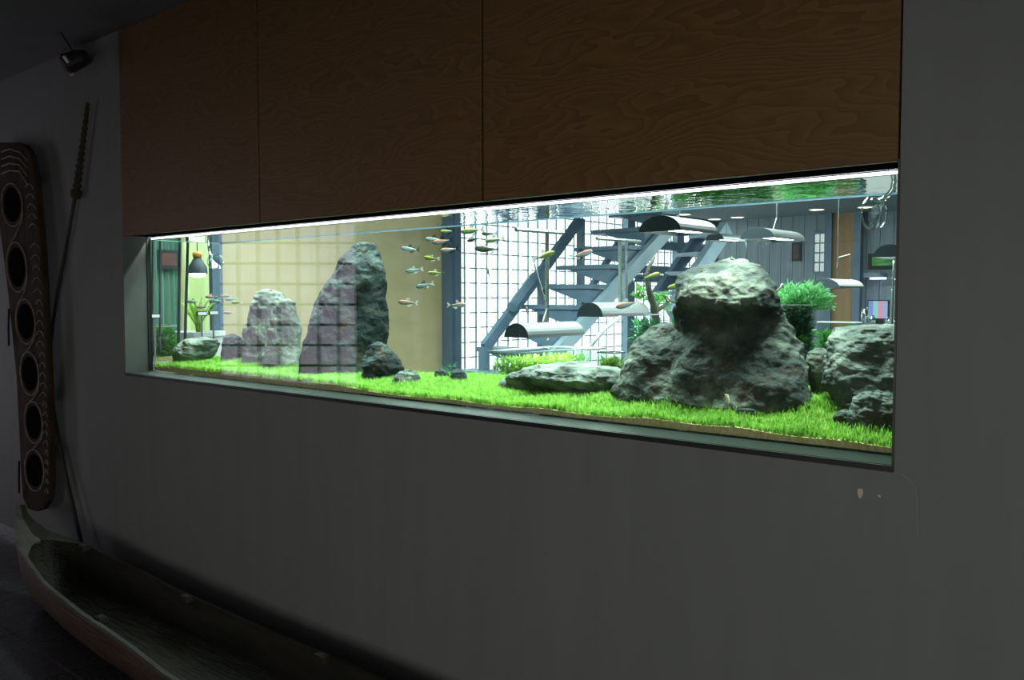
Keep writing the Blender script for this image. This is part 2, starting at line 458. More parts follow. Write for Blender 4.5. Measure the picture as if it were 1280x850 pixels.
# paint chips and the hairline crack near the corner of the opening
chipm = mat('bare_plaster', srgb(196, 182, 164), rough=0.9)
def chip(pts, name):
    b = MB(); n = len(pts)
    a = [PY(x, y, WY - 0.0008) for x, y in pts]; c = [PY(x, y, WY + 0.002) for x, y in pts]
    b.add(a + c, [tuple(range(n))] + [tuple(range(2 * n - 1, n - 1, -1))] + [(i, (i + 1) % n, n + (i + 1) % n, n + i) for i in range(n)])
    return b.build(name, chipm, wall_front)
chip([(1072, 611), (1078, 611), (1079, 616), (1077, 622), (1074, 623), (1072, 618)], 'paint_chip')
chip([(1097, 618), (1101, 619), (1101, 622), (1098, 621)], 'paint_chip')
crack = MB().tube([PY(x, y, WY + 0.0002) for x, y in [(1126, 592), (1138, 601), (1144, 608), (1146, 622), (1146, 640), (1147, 671)]], 0.0008, 5)
crack.build('hairline_crack', mat('crack_edge', (0.27, 0.26, 0.23, 1), rough=0.9), wall_front)

# diagonal window wall of the near room (seen mirrored in the aquarium glass)
def mirror(p): return Vector((p.x, 2 * GY - p.y, p.z))
WA = mirror(PD(446, 371, 8.0)); WB = mirror(PD(271, 371, 8.0))
dirw = Vector((WB.x - WA.x, WB.y - WA.y, 0)); LW = dirw.length; dirw.normalize()
nrm = Vector((-dirw.y, dirw.x, 0))
if nrm.dot(Vector((0, 0, 0)) - WA) < 0: nrm = -nrm
def WP(s, t, z): return Vector((WA.x, WA.y, 0)) + dirw * s + nrm * t + Vector((0, 0, z))
WZ0, WZ1 = 0.5, 2.36
def wbox(mb, s0, s1, t0, t1, z0, z1, mi=0):
    vs = [WP(s0, t0, z0), WP(s1, t0, z0), WP(s1, t1, z0), WP(s0, t1, z0), WP(s0, t0, z1), WP(s1, t0, z1), WP(s1, t1, z1), WP(s0, t1, z1)]
    return mb.add(vs, [(0, 3, 2, 1), (4, 5, 6, 7), (0, 1, 5, 4), (1, 2, 6, 5), (2, 3, 7, 6), (3, 0, 4, 7)], mi)
SEND = (WY - WA.y) / dirw.y
DS0, DS1, DZ = SEND - 1.05, SEND - 0.25, 2.1
wl = MB()
wbox(wl, -3.6, 0, -0.12, 0, 0, CEIL); wbox(wl, LW, DS0, -0.12, 0, 0, CEIL); wbox(wl, DS1, SEND + 0.2, -0.12, 0, 0, CEIL); wbox(wl, DS0, DS1, -0.12, 0, DZ, CEIL)
wbox(wl, 0, LW, -0.12, 0, 0, WZ0); wbox(wl, 0, LW, -0.12, 0, WZ1, CEIL)
struct('wall_left', wl, M['wall'])
df_ = MB(); wbox(df_, DS0, DS0 + .07, -.09, -.03, 0, DZ); wbox(df_, DS1 - .07, DS1, -.09, -.03, 0, DZ); wbox(df_, DS0 + .07, DS1 - .07, -.09, -.03, DZ - .08, DZ); wbox(df_, DS0 + .07, DS1 - .07, -.09, -.03, 0, .12)
door1 = struct('door_1', df_, M['frame'])
dp_ = MB(); wbox(dp_, DS0 + .07, DS1 - .07, -.065, -.055, .12, DZ - .08); dp_.build('door_pane', emit('daylight_door_glass', (0.86, 0.88, 1.0, 1), DAY_DOOR), door1)
dh_ = MB(); wbox(dh_, DS0 + .02, DS0 + .05, -.03, .03, .95, 1.15); dh_.build('door_handle', M['rod'], door1)
blockwin = MB(); 
NCW = 7; NRW = 10
cw = LW / NCW; ch = (WZ1 - WZ0) / NRW
fr = MB()
wbox(fr, -0.02, 0.02, -0.11, 0.015, WZ0, WZ1); wbox(fr, LW - 0.02, LW + 0.02, -0.11, 0.015, WZ0, WZ1)
wbox(fr, 0, LW, -0.11, 0.015, WZ0 - 0.02, WZ0 + 0.02); wbox(fr, 0, LW, -0.11, 0.015, WZ1 - 0.02, WZ1 + 0.02)
win1 = struct('window_1', fr, M['black'])
pane_m = emit('daylight_glass_block', (0.90, 0.80, 1.0, 1), DAY_BLOCK)
for i in range(NCW):
    for j in range(NRW):
        p = MB(); wbox(p, i * cw + 0.011, (i + 1) * cw - 0.011, -0.07, -0.03, WZ0 + j * ch + 0.011, WZ0 + (j + 1) * ch - 0.011)
        p.build('glass_block', pane_m, win1)
jm = MB()
for i in range(1, NCW): wbox(jm, i * cw - 0.011, i * cw + 0.011, -0.075, -0.02, WZ0, WZ1)
for j in range(1, NRW): wbox(jm, 0, LW, -0.075, -0.0201, WZ0 + j * ch - 0.011, WZ0 + j * ch + 0.011)
jm.build('mortar_joint', M['black'], win1)

# garden window in the back wall behind the camera, and an unseen beam added to shade the upper wall
win2f = MB()
for x in (-2.0, -0.7, 0.6, 1.86): win2f.box((x, NY0 - 0.12, 0.85), (x + 0.04, NY0 - 0.04, 2.15))
win2f.box((-2, NY0 - 0.12, 0.85), (1.9, NY0 - 0.04, 0.89)).box((-2, NY0 - 0.12, 2.11), (1.9, NY0 - 0.04, 2.15))
win2 = struct('window_2', win2f, M['frame'])
MB().box((-2, NY0 - 0.10, 0.87), (1.9, NY0 - 0.09, 2.13)).build('window_pane', M['glassthin'], win2)
area('garden_daylight', (-0.05, NY0 - 0.25, 1.5), (math.radians(90), 0, 0), 3.8, 1.3, DAY_BACK, (1.0, 0.96, 0.90))
struct('trim_13', MB().box((-3.4, -1.35, 1.85), (NX1, -1.15, CEIL)), M['ceiling'])

# ------------------------------------------------------------------ far room shell
struct('floor_far', MB().box((FX0, GY, -0.1), (FX1, FY1, 0)), M['ffloor'])
struct('ceiling_far', MB().box((FX0, GY - 0.05, CEIL), (FX1, FY1, CEIL + 0.1)), M['fceil'])
Y_P0 = PX(556, 400, FX0 + 0.05).y; Y_P1 = PX(570, 400, FX0 + 0.05).y
struct('wall_far_left', MB().box((FX0 - 0.15, GY, 0), (FX0, Y_P0, CEIL)), M['beige'])
wbk = struct('wall_far_back', MB().box((FX0, FY1, 0), (FX1, FY1 + 0.15, CEIL)), M['slate'])
struct('wall_far_right', MB().box((FX1, GY, 0), (FX1 + 0.15, FY1, CEIL)), M['slate'])
bd = None
for i in range(26):
    x = FX0 + 0.02 + i * 0.2
    if bd is None:
        bd = MB().box((0.004, -0.022, 0), (0.196, 0.001, CEIL)).build('wall_board', M['slate'], wbk); o = bd
    else:
        o = bd.copy(); COL.objects.link(o)
    o.location = (x, FY1, 0)
struct('trim_1', MB().box((FX0, Y_P0, 0), (FX0 + 0.14, Y_P1, CEIL)).box((FX0 + 0.14, Y_P0 + 0.06, 0), (FX0 + 0.17, Y_P1 - 0.04, CEIL)), M['post'])
ya, yb = PX(261, 380, FX0 + 0.05).y, PX(274, 380, FX0 + 0.05).y
struct('trim_2', MB().box((FX0, ya, 0), (FX0 + 0.12, yb, CEIL)), M['post'])

# lattice window: daylight, blind slats, thin glazing bars
YW0, YW1 = Y_P1, FY1 - 0.03
win3 = struct('window_3', MB().box((FX0 - 0.02, YW0, CEIL - 0.06), (FX0 + 0.04, YW1, CEIL)).box((FX0 - 0.02, YW0, 0), (FX0 + 0.04, YW1, 0.06)).box((FX0 - 0.02, YW1 - 0.06, 0.06), (FX0 + 0.04, YW1, CEIL - 0.06)), M['steel'])
MB().box((FX0 - 0.26, YW0, 0), (FX0 - 0.25, YW1, CEIL)).build('daylight_pane', emit('overcast_daylight', (0.97, 1.0, 1.0, 1), DAY_FAR), win3)
slm = leafmat('white_blind', srgb(238, 234, 236), srgb(242, 238, 240), 3, 0.62, 0.8)
barm = mat('glazing_bar', srgb(96, 124, 142), rough=0.6)
CWY = 0.2; CHZ = 0.182
ncol = int((YW1 - YW0) / CWY)
sl = vb = None
for i in range(ncol + 1):
    y = YW0 + i * CWY
    if sl is None:
        sl = MB().beam((0, 0, 0.06), (0, 0, CEIL - 0.06), 0.002, 0.085, up=(0.55, 1, 0)).build('blind_slat', slm, win3); o = sl
        vb = MB().box((-0.008, -0.006, 0.06), (0.012, 0.006, CEIL - 0.06)).build('glazing_bar', barm, win3); o2 = vb
    else:
        o = sl.copy(); COL.objects.link(o); o2 = vb.copy(); COL.objects.link(o2)
    o.location = (FX0 - 0.10, y + 0.05, 0); o2.location = (FX0, y, 0)
hb = None
for j in range(1, 16):
    if hb is None:
        hb = MB().box((-0.007, YW0, -0.006), (0.011, YW1, 0.006)).build('cross_bar', barm, win3); o = hb
    else:
        o = hb.copy(); COL.objects.link(o)
    o.location = (FX0, 0, 0.03 + j * CHZ)
# heavy transoms of the far bays
for (x0, x1, y, t) in ((808, 886, 309, 0.13), (792, 870, 338, 0.12), (790, 870, 349, 0.11)):
    a = PX(x0, y, FX0 + 0.05); b = PX(x1, y, FX0 + 0.05); z = (a.z + b.z) / 2
    MB().box((FX0 + 0.02, a.y, z - t / 2), (FX0 + 0.10, b.y, z + t / 2)).build('transom', M['steel'], win3)
for x in (786, 847):
    a = PX(x, 330, FX0 + 0.06)
    MB().box((FX0 + 0.02, a.y - 0.1, 0.06), (FX0 + 0.11, a.y + 0.1, CEIL - 0.06)).build('mullion_post', M['steel'], win3)

# right end of the hall: wood panel between two dark posts, narrow lit screen
wy = FY1 - 0.05
a, b = PY(1041, 380, wy), PY(1068, 380, wy)
tag(MB().box((a.x, wy - 0.05, 0), (b.x, FY1 - 0.022, CEIL)).build('trim_3', M['brown']), kind='structure')
for n, (x0, x1) in enumerate(((1032, 1041), (1068, 1077))):
    a, b = PY(x0, 380, wy), PY(x1, 380, wy)
    tag(MB().box((a.x, wy - 0.1, 0), (b.x, FY1 - 0.022, CEIL)).build('trim_%d' % (4 + n), M['post']), kind='structure')
# small lattice light left of the post
a, b = PY(1018, 292, wy), PY(1031, 340, wy)
w4 = struct('window_4', MB().box((a.x - 0.02, wy - 0.02, b.z - 0.02), (a.x, FY1 - 0.022, a.z + 0.02)).box((b.x, wy - 0.02, b.z - 0.02), (b.x + 0.02, FY1 - 0.022, a.z + 0.02)).box((a.x, wy - 0.02, a.z), (b.x, FY1 - 0.022, a.z + 0.02)).box((a.x, wy - 0.02, b.z - 0.02), (b.x, FY1 - 0.022, b.z)), M['steel'])
pm = emit('lit_paper_pane', (0.95, 0.97, 1, 1), 0.8)
for i in range(2):
    for j in range(4):
        x0 = a.x + (b.x - a.x) * i / 2; x1 = a.x + (b.x - a.x) * (i + 1) / 2
        z0 = b.z + (a.z - b.z) * j / 4; z1 = b.z + (a.z - b.z) * (j + 1) / 4
        MB().box((x0 + 0.012, wy, z0 + 0.012), (x1 - 0.012, wy + 0.015, z1 - 0.012)).build('pane', pm, w4)

# ceiling downlights of the hall
for (x, y) in ((1021, 262), (1082, 259), (922, 277.5), (893, 274), (855, 268)):
    c = PZ(x, y, CEIL - 0.004)
    if c.y > FY1 - 0.3: c = Vector((c.x * (FY1 - 0.5) / c.y, FY1 - 0.5, c.z))
    t = thing('ceiling_downlight', 'round recessed ceiling downlight of the hall beyond the aquarium', 'ceiling light', (c.x, c.y, CEIL), 'hall downlights')
    ring = MB().loft([[(r * math.cos(q * math.pi / 10), r * math.sin(q * math.pi / 10), z) for q in range(20)] for r, z in ((0.12, 0), (0.12, -0.008), (0.10, -0.010), (0.10, -0.001))])
    o = ring.build('trim_ring', M['white']); o.parent = t
    dsc = MB().loft([[(r * math.cos(q * math.pi / 10), r * math.sin(q * math.pi / 10), z) for q in range(20)] for r, z in ((0.10, -0.002), (0.10, -0.006))])
    o = dsc.build('lens', emit('downlight_glow', (1, 0.86, 0.6, 1), 6)); o.parent = t
# fill light of the hall: unseen lamps added under the ceiling to brighten it
area('hall_fill_light', (-3.4, 5.2, CEIL - 0.05), (0, 0, 0), 2.5, 2.5, FAR_FILL, (0.95, 0.98, 1))
area('hall_fill_light', (-6.0, 4.2, CEIL - 0.05), (0, 0, 0), 1.6, 2.5, 110, (0.95, 0.98, 1))
area('hall_fill_light', (-3.0, 10.5, CEIL - 0.05), (0, 0, 0), 2.5, 2.5, FAR_FILL, (0.95, 0.98, 1))

# ================================================================== wood doors and opening trim
labs = ['brown veneer cupboard door above the aquarium, beside the grey wall and spotlight',
        'brown veneer cupboard door above the aquarium, between the other two doors',
        'brown veneer cupboard door with bold cathedral grain above the large rocks']
for i in range(3):
    x0, x1 = SEAM[i], SEAM[i + 1]
    o = MB().box((x0 + 0.005, 0, ZT), (x1 - 0.005, 0.02, CEIL - 0.004)).build('cupboard_door', M['wood'], origin=(0, 0, 0))
    o.location = (0, WY - 0.004, 0)
    bevel(o, 0.0015, 1)
    tag(o, labs[i], 'door', 'veneer cupboard doors')
# added light-stop board, lintel
struct('trim_12', MB().box((XL, WY + 0.017, ZT + 0.02), (XR, WY + 0.03, CEIL)), M['black'])  # black board added behind the doors to stop light leaking through seams
struct('trim_6', MB().box((XL, WY + 0.018, ZT + 0.004), (XR, GY + 0.004, ZT + 0.02)), M['matte'])
struct('trim_7', MB().box((XL, WY - 0.006, ZB - 0.015), (XR, WY + 0.004, ZB - 0.001)), M['black'])
struct('trim_8', MB().box((XL, WY + 0.003, ZB - 0.012), (XR, GY - 0.001, ZB)), mat('sill_metal', (0.024, 0.032, 0.028, 1), rough=0.5, spec=0.22))
struct('trim_9', MB().box((XL - 0.001, WY - 0.003, ZB - 0.015), (XL + 0.004, GY - 0.001, ZT + 0.004)), M['jamb'])
struct('trim_10', MB().box((XR - 0.004, WY - 0.003, ZB - 0.015), (XR + 0.001, GY - 0.001, ZT + 0.004)), M['frame'])
struct('trim_11', MB().box((XL + 0.004, GY - 0.006, ZB), (XL + 0.010, GY + 0.014, ZT + 0.004)), M['black'])

# unseen hood added above the water to contain the light of its lamps
hood = thing('light_stop_hood', 'unseen black hood added above the aquarium to keep the lamp light in', 'hood', (0, BY + 0.03, ZT + 0.05))
MB().box((XL - 0.05, BY + 0.03, ZT + 0.03), (XR + 0.2, BY + 0.05, CEIL - 0.01)).build('back_board', M['black'], hood)
MB().box((XL - 0.05, WY + 0.05, ZT + 0.03), (XL - 0.03, BY + 0.03, CEIL - 0.01)).build('end_board', M['black'], hood)
MB().box((XR + 0.2, WY + 0.05, ZT + 0.03), (XR + 0.22, BY + 0.03, CEIL - 0.01)).build('end_board', M['black'], hood)
NL = 4
for i in range(NL):
    xc = XL + (XR - XL) * (i + 0.5) / NL
    b = MB().box((xc - 0.36, 2.28, 2.30), (xc + 0.36, 2.52, 2.36)); b.build('lamp_housing', M['lampshell'], hood)
    area('hood_lamp', (xc, 2.40, 2.29), (0, 0, 0), 0.70, 0.20, TANK_W, (0.90, 1.0, 0.96))
strip = thing('glow_strip', 'bright white glow of lamp light along the top of the aquarium front glass', 'light', (0, GY + 0.03, ZT))
MB().box((XL + 0.012, GY + 0.016, WATER + 0.003), (XR + 0.02, GY + 0.022, WATER + 0.0105)).build('glow_bar', emit('strip_glow', (0.93, 0.90, 1, 1), 4.0), strip)  # glowing bar added for the light shining through water at the glass
MB().box((XL + 0.012, GY + 0.0225, WATER + 0.0005), (XR + 0.02, GY + 0.035, ZT + 0.003)).box((XL + 0.012, GY + 0.0155, WATER + 0.0106), (XR + 0.02, GY + 0.0224, ZT + 0.006)).build('channel', M['matte'], strip)

# ================================================================== aquarium
TX0, TX1 = XL + 0.010, XR + 0.06
aq = thing('aquarium', 'long rimless glass aquarium set into the grey wall below the veneer doors', 'aquarium', ((TX0 + TX1) / 2, BY, ZB))
MB().box((TX0, GY, ZB + 0.001), (TX1, GY + 0.012, ZT)).build('front_pane', M['glass'], aq)
MB().box((TX0, BY, ZB + 0.001), (TX1, BY + 0.010, WATER + 0.006)).build('back_pane', M['glassthin'], aq)
MB().box((TX0, GY + 0.0125, ZB + 0.001), (TX0 + 0.010, BY - 0.0005, WATER + 0.006)).build('side_pane', M['glassthin'], aq)
MB().box((TX1 - 0.010, GY + 0.0125, ZB + 0.001), (TX1, BY - 0.0005, WATER + 0.006)).build('side_pane', M['glassthin'], aq)
MB().box((TX0, GY, ZB - 0.02), (TX1, BY + 0.010, ZB)).build('bottom_pane', M['glassthin'], aq)
# pale silicone / rim line along the back edge at the water level
MB().box((TX0, BY - 0.003, WATER - 0.003), (TX1, BY - 0.0006, WATER + 0.001)).build('back_rim', mat('rim_silicone', srgb(70, 92, 106), rough=0.6), aq)
MB().box((TX0 + 0.0105, GY + 0.013, WATER - 0.002), (TX0 + 0.014, BY - 0.007, WATER + 0.003)).build('side_rim', mat('rim_pale', srgb(90, 130, 122), rough=0.6), aq)
stand = thing('aquarium_stand', 'grey support cabinet under the aquarium behind the wall', 'cabinet', ((TX0 + TX1) / 2, 2.4, 0))
MB().box((TX0, GY + 0.004, 0.0), (TX1, BY, ZB - 0.021)).build('body', M['slate'], stand)

wb = MB()
wx0, wx1, wy0, wy1, wz0 = TX0 + 0.0115, TX1 - 0.0115, GY + 0.0135, BY - 0.0012, ZB + 0.003
vs = [(wx0, wy0, wz0), (wx1, wy0, wz0), (wx1, wy1, wz0), (wx0, wy1, wz0), (wx0, wy0, WATER), (wx1, wy0, WATER), (wx1, wy1, WATER), (wx0, wy1, WATER)]
wb.add(vs, [(0, 3, 2, 1), (0, 1, 5, 4), (1, 2, 6, 5), (2, 3, 7, 6), (3, 0, 4, 7)], 1); wb.add(vs, [(4, 5, 6, 7)], 0)
# merge the duplicated corner verts
me = wb
wo = wb.build('water', [watermat('water_surface', True), watermat('water_body', False)])
bm = bmesh.new(); bm.from_mesh(wo.data); bmesh.ops.remove_doubles(bm, verts=bm.verts, dist=1e-5); bmesh.ops.recalc_face_normals(bm, faces=bm.faces); bm.to_mesh(wo.data); bm.free()
tag(wo, 'clear pale green water filling the long aquarium', 'water', kind='stuff')

# terrain: control points (pixel, assumed Y) -> substrate height
CP = []
for (x, y) in ((1118, 561), (990, 546.5), (872, 532), (740, 520), (620, 507), (500, 494.5), (361, 475), (260, 464), (187, 458)):
    p = PY(x, y, GY + 0.014); CP.append((p.x, p.y, p.z))
for (x, y, Y) in ((420, 466, 2.42), (330, 452, 2.42), (245, 449, 2.38), (200, 443, 2.44), (480, 470, 2.37), (560, 472, 2.45), (603, 468, 2.57), (520, 466, 2.57), (690, 486, 2.42), (740, 492, 2.32),
                  (860, 500, 2.31), (990, 494, 2.36), (1020, 482, 2.56), (1060, 497, 2.45), (1095, 533, 2.27), (940, 512, 2.27), (640, 486, 2.35), (800, 470, 2.57), (900, 476, 2.57), (1100, 486, 2.57)):
    p = PY(x, y, Y); CP.append((p.x, p.y, p.z - 0.016))
CP = np.array(CP)
def ground(x, y):
    x = np.asarray(x, float); y = np.asarray(y, float)
    d2 = ((x[..., None] - CP[:, 0]) * 0.55) ** 2 + ((y[..., None] - CP[:, 1]) * 1.5) ** 2 + 0.0025
    wgt = d2 ** -1.6
    return (wgt * CP[:, 2]).sum(-1) / wgt.sum(-1)
def g1(x, y): return float(ground(np.array([x]), np.array([y]))[0])

nx, ny = 150, 22
gx = np.linspace(wx0 + 0.001, wx1 - 0.001, nx); gy = np.linspace(wy0 + 0.001, wy1 - 0.001, ny)
GXX, GYY = np.meshgrid(gx, gy, indexing='ij')
GZ = ground(GXX, GYY)
sb = MB()
top = [(GXX[i, j], GYY[i, j], GZ[i, j]) for i in range(nx) for j in range(ny)]
fs = [(i * ny + j, (i + 1) * ny + j, (i + 1) * ny + j + 1, i * ny + j + 1) for i in range(nx - 1) for j in range(ny - 1)]
sb.add(top, fs)
def skirt(idx):
    o = len(sb.v); n = len(idx)
    sb.v += [sb.v[i] for i in idx] + [(sb.v[i][0], sb.v[i][1], ZB + 0.004) for i in idx]
    sb.f += [(o + i, o + i + 1, o + n + i + 1, o + n + i) for i in range(n - 1)]; sb.mi += [0] * (n - 1)
skirt([i * ny for i in range(nx)]); skirt([i * ny + ny - 1 for i in range(nx)]); skirt(list(range(ny))); skirt([(nx - 1) * ny + j for j in range(ny)])
tag(sb.build('gravel_bed', M['sand']), 'yellow gravel bed showing below the carpet plants along the front glass', 'gravel', kind='stuff')

# grass carpet
NB = 140000
bx_ = rng.uniform(wx0 + 0.004, wx1 - 0.004, NB)
by_ = wy0 + 0.004 + (wy1 - wy0 - 0.008) * rng.uniform(0, 1, NB) ** 1.15
bz_ = ground(bx_, by_)
hgt = rng.normal(0.026, 0.005, NB).clip(0.012, 0.042)
clump = np.array([noise.noise(Vector((a * 9, b * 9, 0))) for a, b in zip(bx_, by_)])
hgt *= 1.0 + 0.45 * clump
frontw = np.clip(1 - (by_ - wy0) / 0.05, 0, 1)
az = rng.uniform(0, 2 * np.pi, NB); lean = rng.uniform(0.1, 0.75, NB)
wd = rng.uniform(0.0008, 0.0015, NB)
dx, dy = np.cos(az), np.sin(az); px_, py_ = -dy, dx
def blade(t): 
    off = lean * hgt * t * t
    return bx_ + dx * off, np.clip(by_ + dy * off, wy0 + 0.001, wy1 - 0.001), bz_ - 0.003 + hgt * (t - 0.18 * lean * t * t)
V = np.empty((NB, 5, 3))
for k, (t, s) in enumerate(((0, 1.0), (0, -1.0), (0.55, 0.85), (0.55, -0.85), (1.0, 0))):
    X_, Y_, Z_ = blade(t); V[:, k, 0] = X_ + px_ * wd * s; V[:, k, 1] = np.clip(Y_ + py_ * wd * s, wy0, wy1); V[:, k, 2] = Z_
me = bpy.data.meshes.new('carpet_grass')
me.vertices.add(NB * 5); me.vertices.foreach_set('co', V.reshape(-1))
base = np.arange(NB)[:, None] * 5
tris = np.concatenate([base + np.array([[0, 1, 3]]), base + np.array([[0, 3, 2]]), base + np.array([[2, 3, 4]])], 1).reshape(-1)
nt = NB * 3
me.loops.add(nt * 3); me.loops.foreach_set('vertex_index', tris)
me.polygons.add(nt); me.polygons.foreach_set('loop_start', np.arange(nt) * 3); me.polygons.foreach_set('loop_total', np.full(nt, 3))
me.update(calc_edges=True); me.validate()
me.materials.append(M['grass'])
go = bpy.data.objects.new('carpet_grass', me); COL.objects.link(go)
tag(go, 'bright green lawn of short aquatic grass covering the aquarium floor', 'grass', kind='stuff')

# ------------------------------------------------------------------ rocks
def interp(rows, t, c):
    ys = [r[0] for r in rows]; vs = [r[c] for r in rows]
    return float(np.interp(t, ys, vs))

def rock(name, label, rows, Y, m, group='stones in the aquarium', amp=0.10, seed=0, thick=0.75, nseg=72, nring=64, freq=1.0, parts=None, sq=2.3, par=False, clamp=None, zbase=None, ext=7):
    """rows: (pixel y, pixel x left, pixel x right[, front shift, depth factor]) from the crown down to the foot"""
    all_rows = [rows] + (parts or [])
    mb = MB()
    xm = 0.5 * (rows[-1][1] + rows[-1][2]); yb = rows[-1][0]
    C = PY(xm, yb, Y)
    D = (C - CAM).dot(H)
    vd = Vector((C.x, C.y, 0)).normalized(); rt = Vector((vd.y, -vd.x, 0)); sa_, ca_ = vd.y, -vd.x
    if par: vd = Vector((0, 1, 0)); rt = Vector((1, 0, 0))
    cy0, cy1 = clamp or (wy0 + 0.004, wy1 - 0.004)
    for pi, rw in enumerate(all_rows):
        rw = [tuple(r) + (0.0, 1.0)[len(r) - 3:] if len(r) < 5 else tuple(r) for r in rw]
        y0, y1 = rw[0][0], rw[-1][0] + ext
        rings = []
        wmax = max(r[2] - r[1] for r in rw) * D / F
        off = Vector((seed * 3.7 + pi * 11.3, seed * 1.9, seed * 5.1))
        for i in range(nring + 1):
            t = i / nring
            yy = y0 + (y1 - y0) * (t ** 1.35)
            yc = min(yy, rw[-1][0])
            xl, xr, fs_, df = (interp(rw, yc, c) for c in (1, 2, 3, 4))
            # round the crown off
            crown = math.sqrt(min(1.0, (yy - y0) / max(1e-3, (rw[1][0] - y0) * 1.0)))
            hw = 0.5 * (xr - xl) * D / F
            if yy < rw[1][0]: hw *= max(0.02, crown)
            cx = 0.5 * (xl + xr)
            P0 = CAM + ray(cx, yy) * (D / ray(cx, yy).dot(H))
            b = max(min(hw * thick, wmax * 0.36), 0.004) * df
            if par:
                P0 = PY(cx, yy, Y + fs_); fs_ = 0.0; dd_ = (P0 - CAM).dot(H); hw = hw * dd_ / D
                b = min(b, 0.15); hw = math.sqrt(max(hw * hw - (b * ca_) ** 2, (0.35 * hw) ** 2)) / sa_
            ring = []
            for k in range(nseg):
                a = 2 * math.pi * k / nseg
                ca, sa = math.cos(a), math.sin(a)
                ex = math.copysign(abs(ca) ** (2 / sq), ca); ey = math.copysign(abs(sa) ** (2 / sq), sa)
                p = P0 + rt * (hw * ex) + vd * (b * ey + fs_)
                q = (p * (5.5 * freq / max(0.12, wmax) * 0.25)) + off
                n1 = noise.fractal(q * 1.6, 0.9, 2.1, 5) * 0.6 + (0.4 - abs(noise.noise(q * 1.9))) * 0.75 + (0.3 - abs(noise.noise(q * 4.3 + off))) * 0.22
                n2 = noise.fractal(q * 7, 0.8, 2.2, 4) * 0.16
                vo = noise.voronoi(q * 3.5)[0][0]
                pit = -0.5 * max(0.0, 0.26 - vo) * 2
                dsp = (n1 + n2 + pit) * amp * min(wmax, 0.32)
                if pi == 0 and i < 3: dsp *= i / 3
                dirr = (rt * (ca) + vd * sa)
                p = p + dirr * dsp + Vector((0, 0, 0.35 * dsp if i else 0))
                p.y = min(max(p.y, cy0), cy1)
                ring.append(p)
            rings.append(ring)
        mb.loft(rings)
    o = mb.build(name, m, smooth=True, origin=(C.x, C.y, g1(C.x, C.y) if zbase is None else zbase))
    return tag(o, label, 'rock', group)

rock('rock', 'massive dark boulder with a domed pale cap overhanging a craggy base', [
    (319, 908, 922, .05, .6), (325, 893, 936, .035, .8), (333, 874, 946, .015, .9), (345, 859, 953, -.01, 1.0), (358, 852, 961, -.03, 1.15), (372, 849, 967, -.045, 1.15), (382, 848, 970, -.045, 1.05), (392, 847, 974, -.015, .9),
    (402, 846, 979, .005, .85), (415, 846, 986, .012, .85), (430, 846, 992, .005, .9), (450, 844, 997, -.01, .95), (470, 842, 1000, -.03, 1), (500, 838, 1004, -.045, 1)],
    2.41, M['rock'], amp=0.12, seed=2, thick=0.55, nseg=150, nring=130, par=True, parts=[[
    (403, 824, 842, .0, .9), (409, 814, 851, -.01, .9), (420, 806, 862, -.025, .9), (436, 788, 880, -.035, .8), (452, 777, 905, -.045, .72), (470, 771, 930, -.055, .62), (486, 765, 950, -.06, .58), (500, 760, 960, -.065, .55)],
    [(376, 945, 966, .02, .9), (384, 938, 972, .02, .9), (398, 930, 978, .02, .8), (415, 922, 986, .015, .8), (432, 915, 992, .01, .8), (460, 905, 998, .0, .8), (500, 900, 1003, -.03, .8)]])
rock('rock', 'tall leaning dark rock spire, the highest stone in front of the beige wall', [
    (302, 449, 461, 0, .7), (306, 443, 468), (313, 437, 471), (320, 430, 474), (330, 424, 478, -.01), (345, 414, 479), (360, 405, 481), (375, 398, 484), (395, 388, 485.5), (415, 383, 485), (430, 381, 482), (450, 379, 477), (469, 377, 472)],
    2.44, M['rock3'], amp=0.09, seed=5, thick=0.55, nseg=100, nring=100)
rock('rock', 'pale upright rock with a forked tip beside the tall dark spire', [
    (361, 326, 345, 0, .8), (366, 322, 352), (375, 319, 356), (390, 314, 360), (410, 309, 362), (430, 307, 362), (452, 305, 361)], 2.44, M['rock2'], amp=0.13, seed=8, thick=0.6)
rock('rock', 'pale smooth rounded rock leaning on the forked pale rock', [
    (373, 353, 363, 0, .8), (378, 347, 369), (388, 342, 372), (400, 338, 374), (420, 334, 375), (440, 330, 377), (461, 323, 377)], 2.39, M['rock2'], amp=0.09, seed=9, thick=0.6)
rock('rock', 'low flat tan-grey stone near the end of the aquarium', [
    (421, 243, 263, 0, .8), (425, 232, 270), (431, 222, 271), (438, 219, 269), (445, 217, 264), (453, 218, 257)], 2.33, M['rock2'], amp=0.13, seed=11)
rock('rock', 'small grey stone between the low flat stone and the pale upright rock', [
    (417, 285, 297, 0, .8), (422, 281, 302), (432, 278, 305), (449, 276, 306)], 2.43, M['rock3'], amp=0.1, seed=12)
eT = PX(206, 446, -5.36)
rock('rock', 'dark teal stone inside the tank seen through the end pane', [
    (424, 196, 212, 0, .8), (429, 191, 219), (436, 189, 223), (445, 189, 223)], eT.y, M['rock3'], amp=0.1, seed=13, clamp=(0, 9), zbase=eT.z, group='stones in the hall', ext=4)
rock('rock', 'dark pyramid stone at the foot of the tall spire', [
    (427, 467, 478, 0, .8), (432, 464, 484), (440, 460, 492), (450, 456, 500), (460, 453, 505), (475, 451, 506)], 2.37, M['rock3'], amp=0.1, seed=15)
rock('rock', 'small rugged stone touching the dark pyramid stone', [
    (462, 506, 517, 0, .8), (466, 498, 522), (472, 493, 525), (480, 490, 526)], 2.33, M['rock'], amp=0.12, seed=16)
rock('rock', 'smooth round pebble in front of the dark post, sprig on its side', [
    (460, 547, 555, 0, .8), (464, 544, 560), (469, 543, 562), (475, 543, 563)], 2.46, M['rock3'], amp=0.05, seed=17)
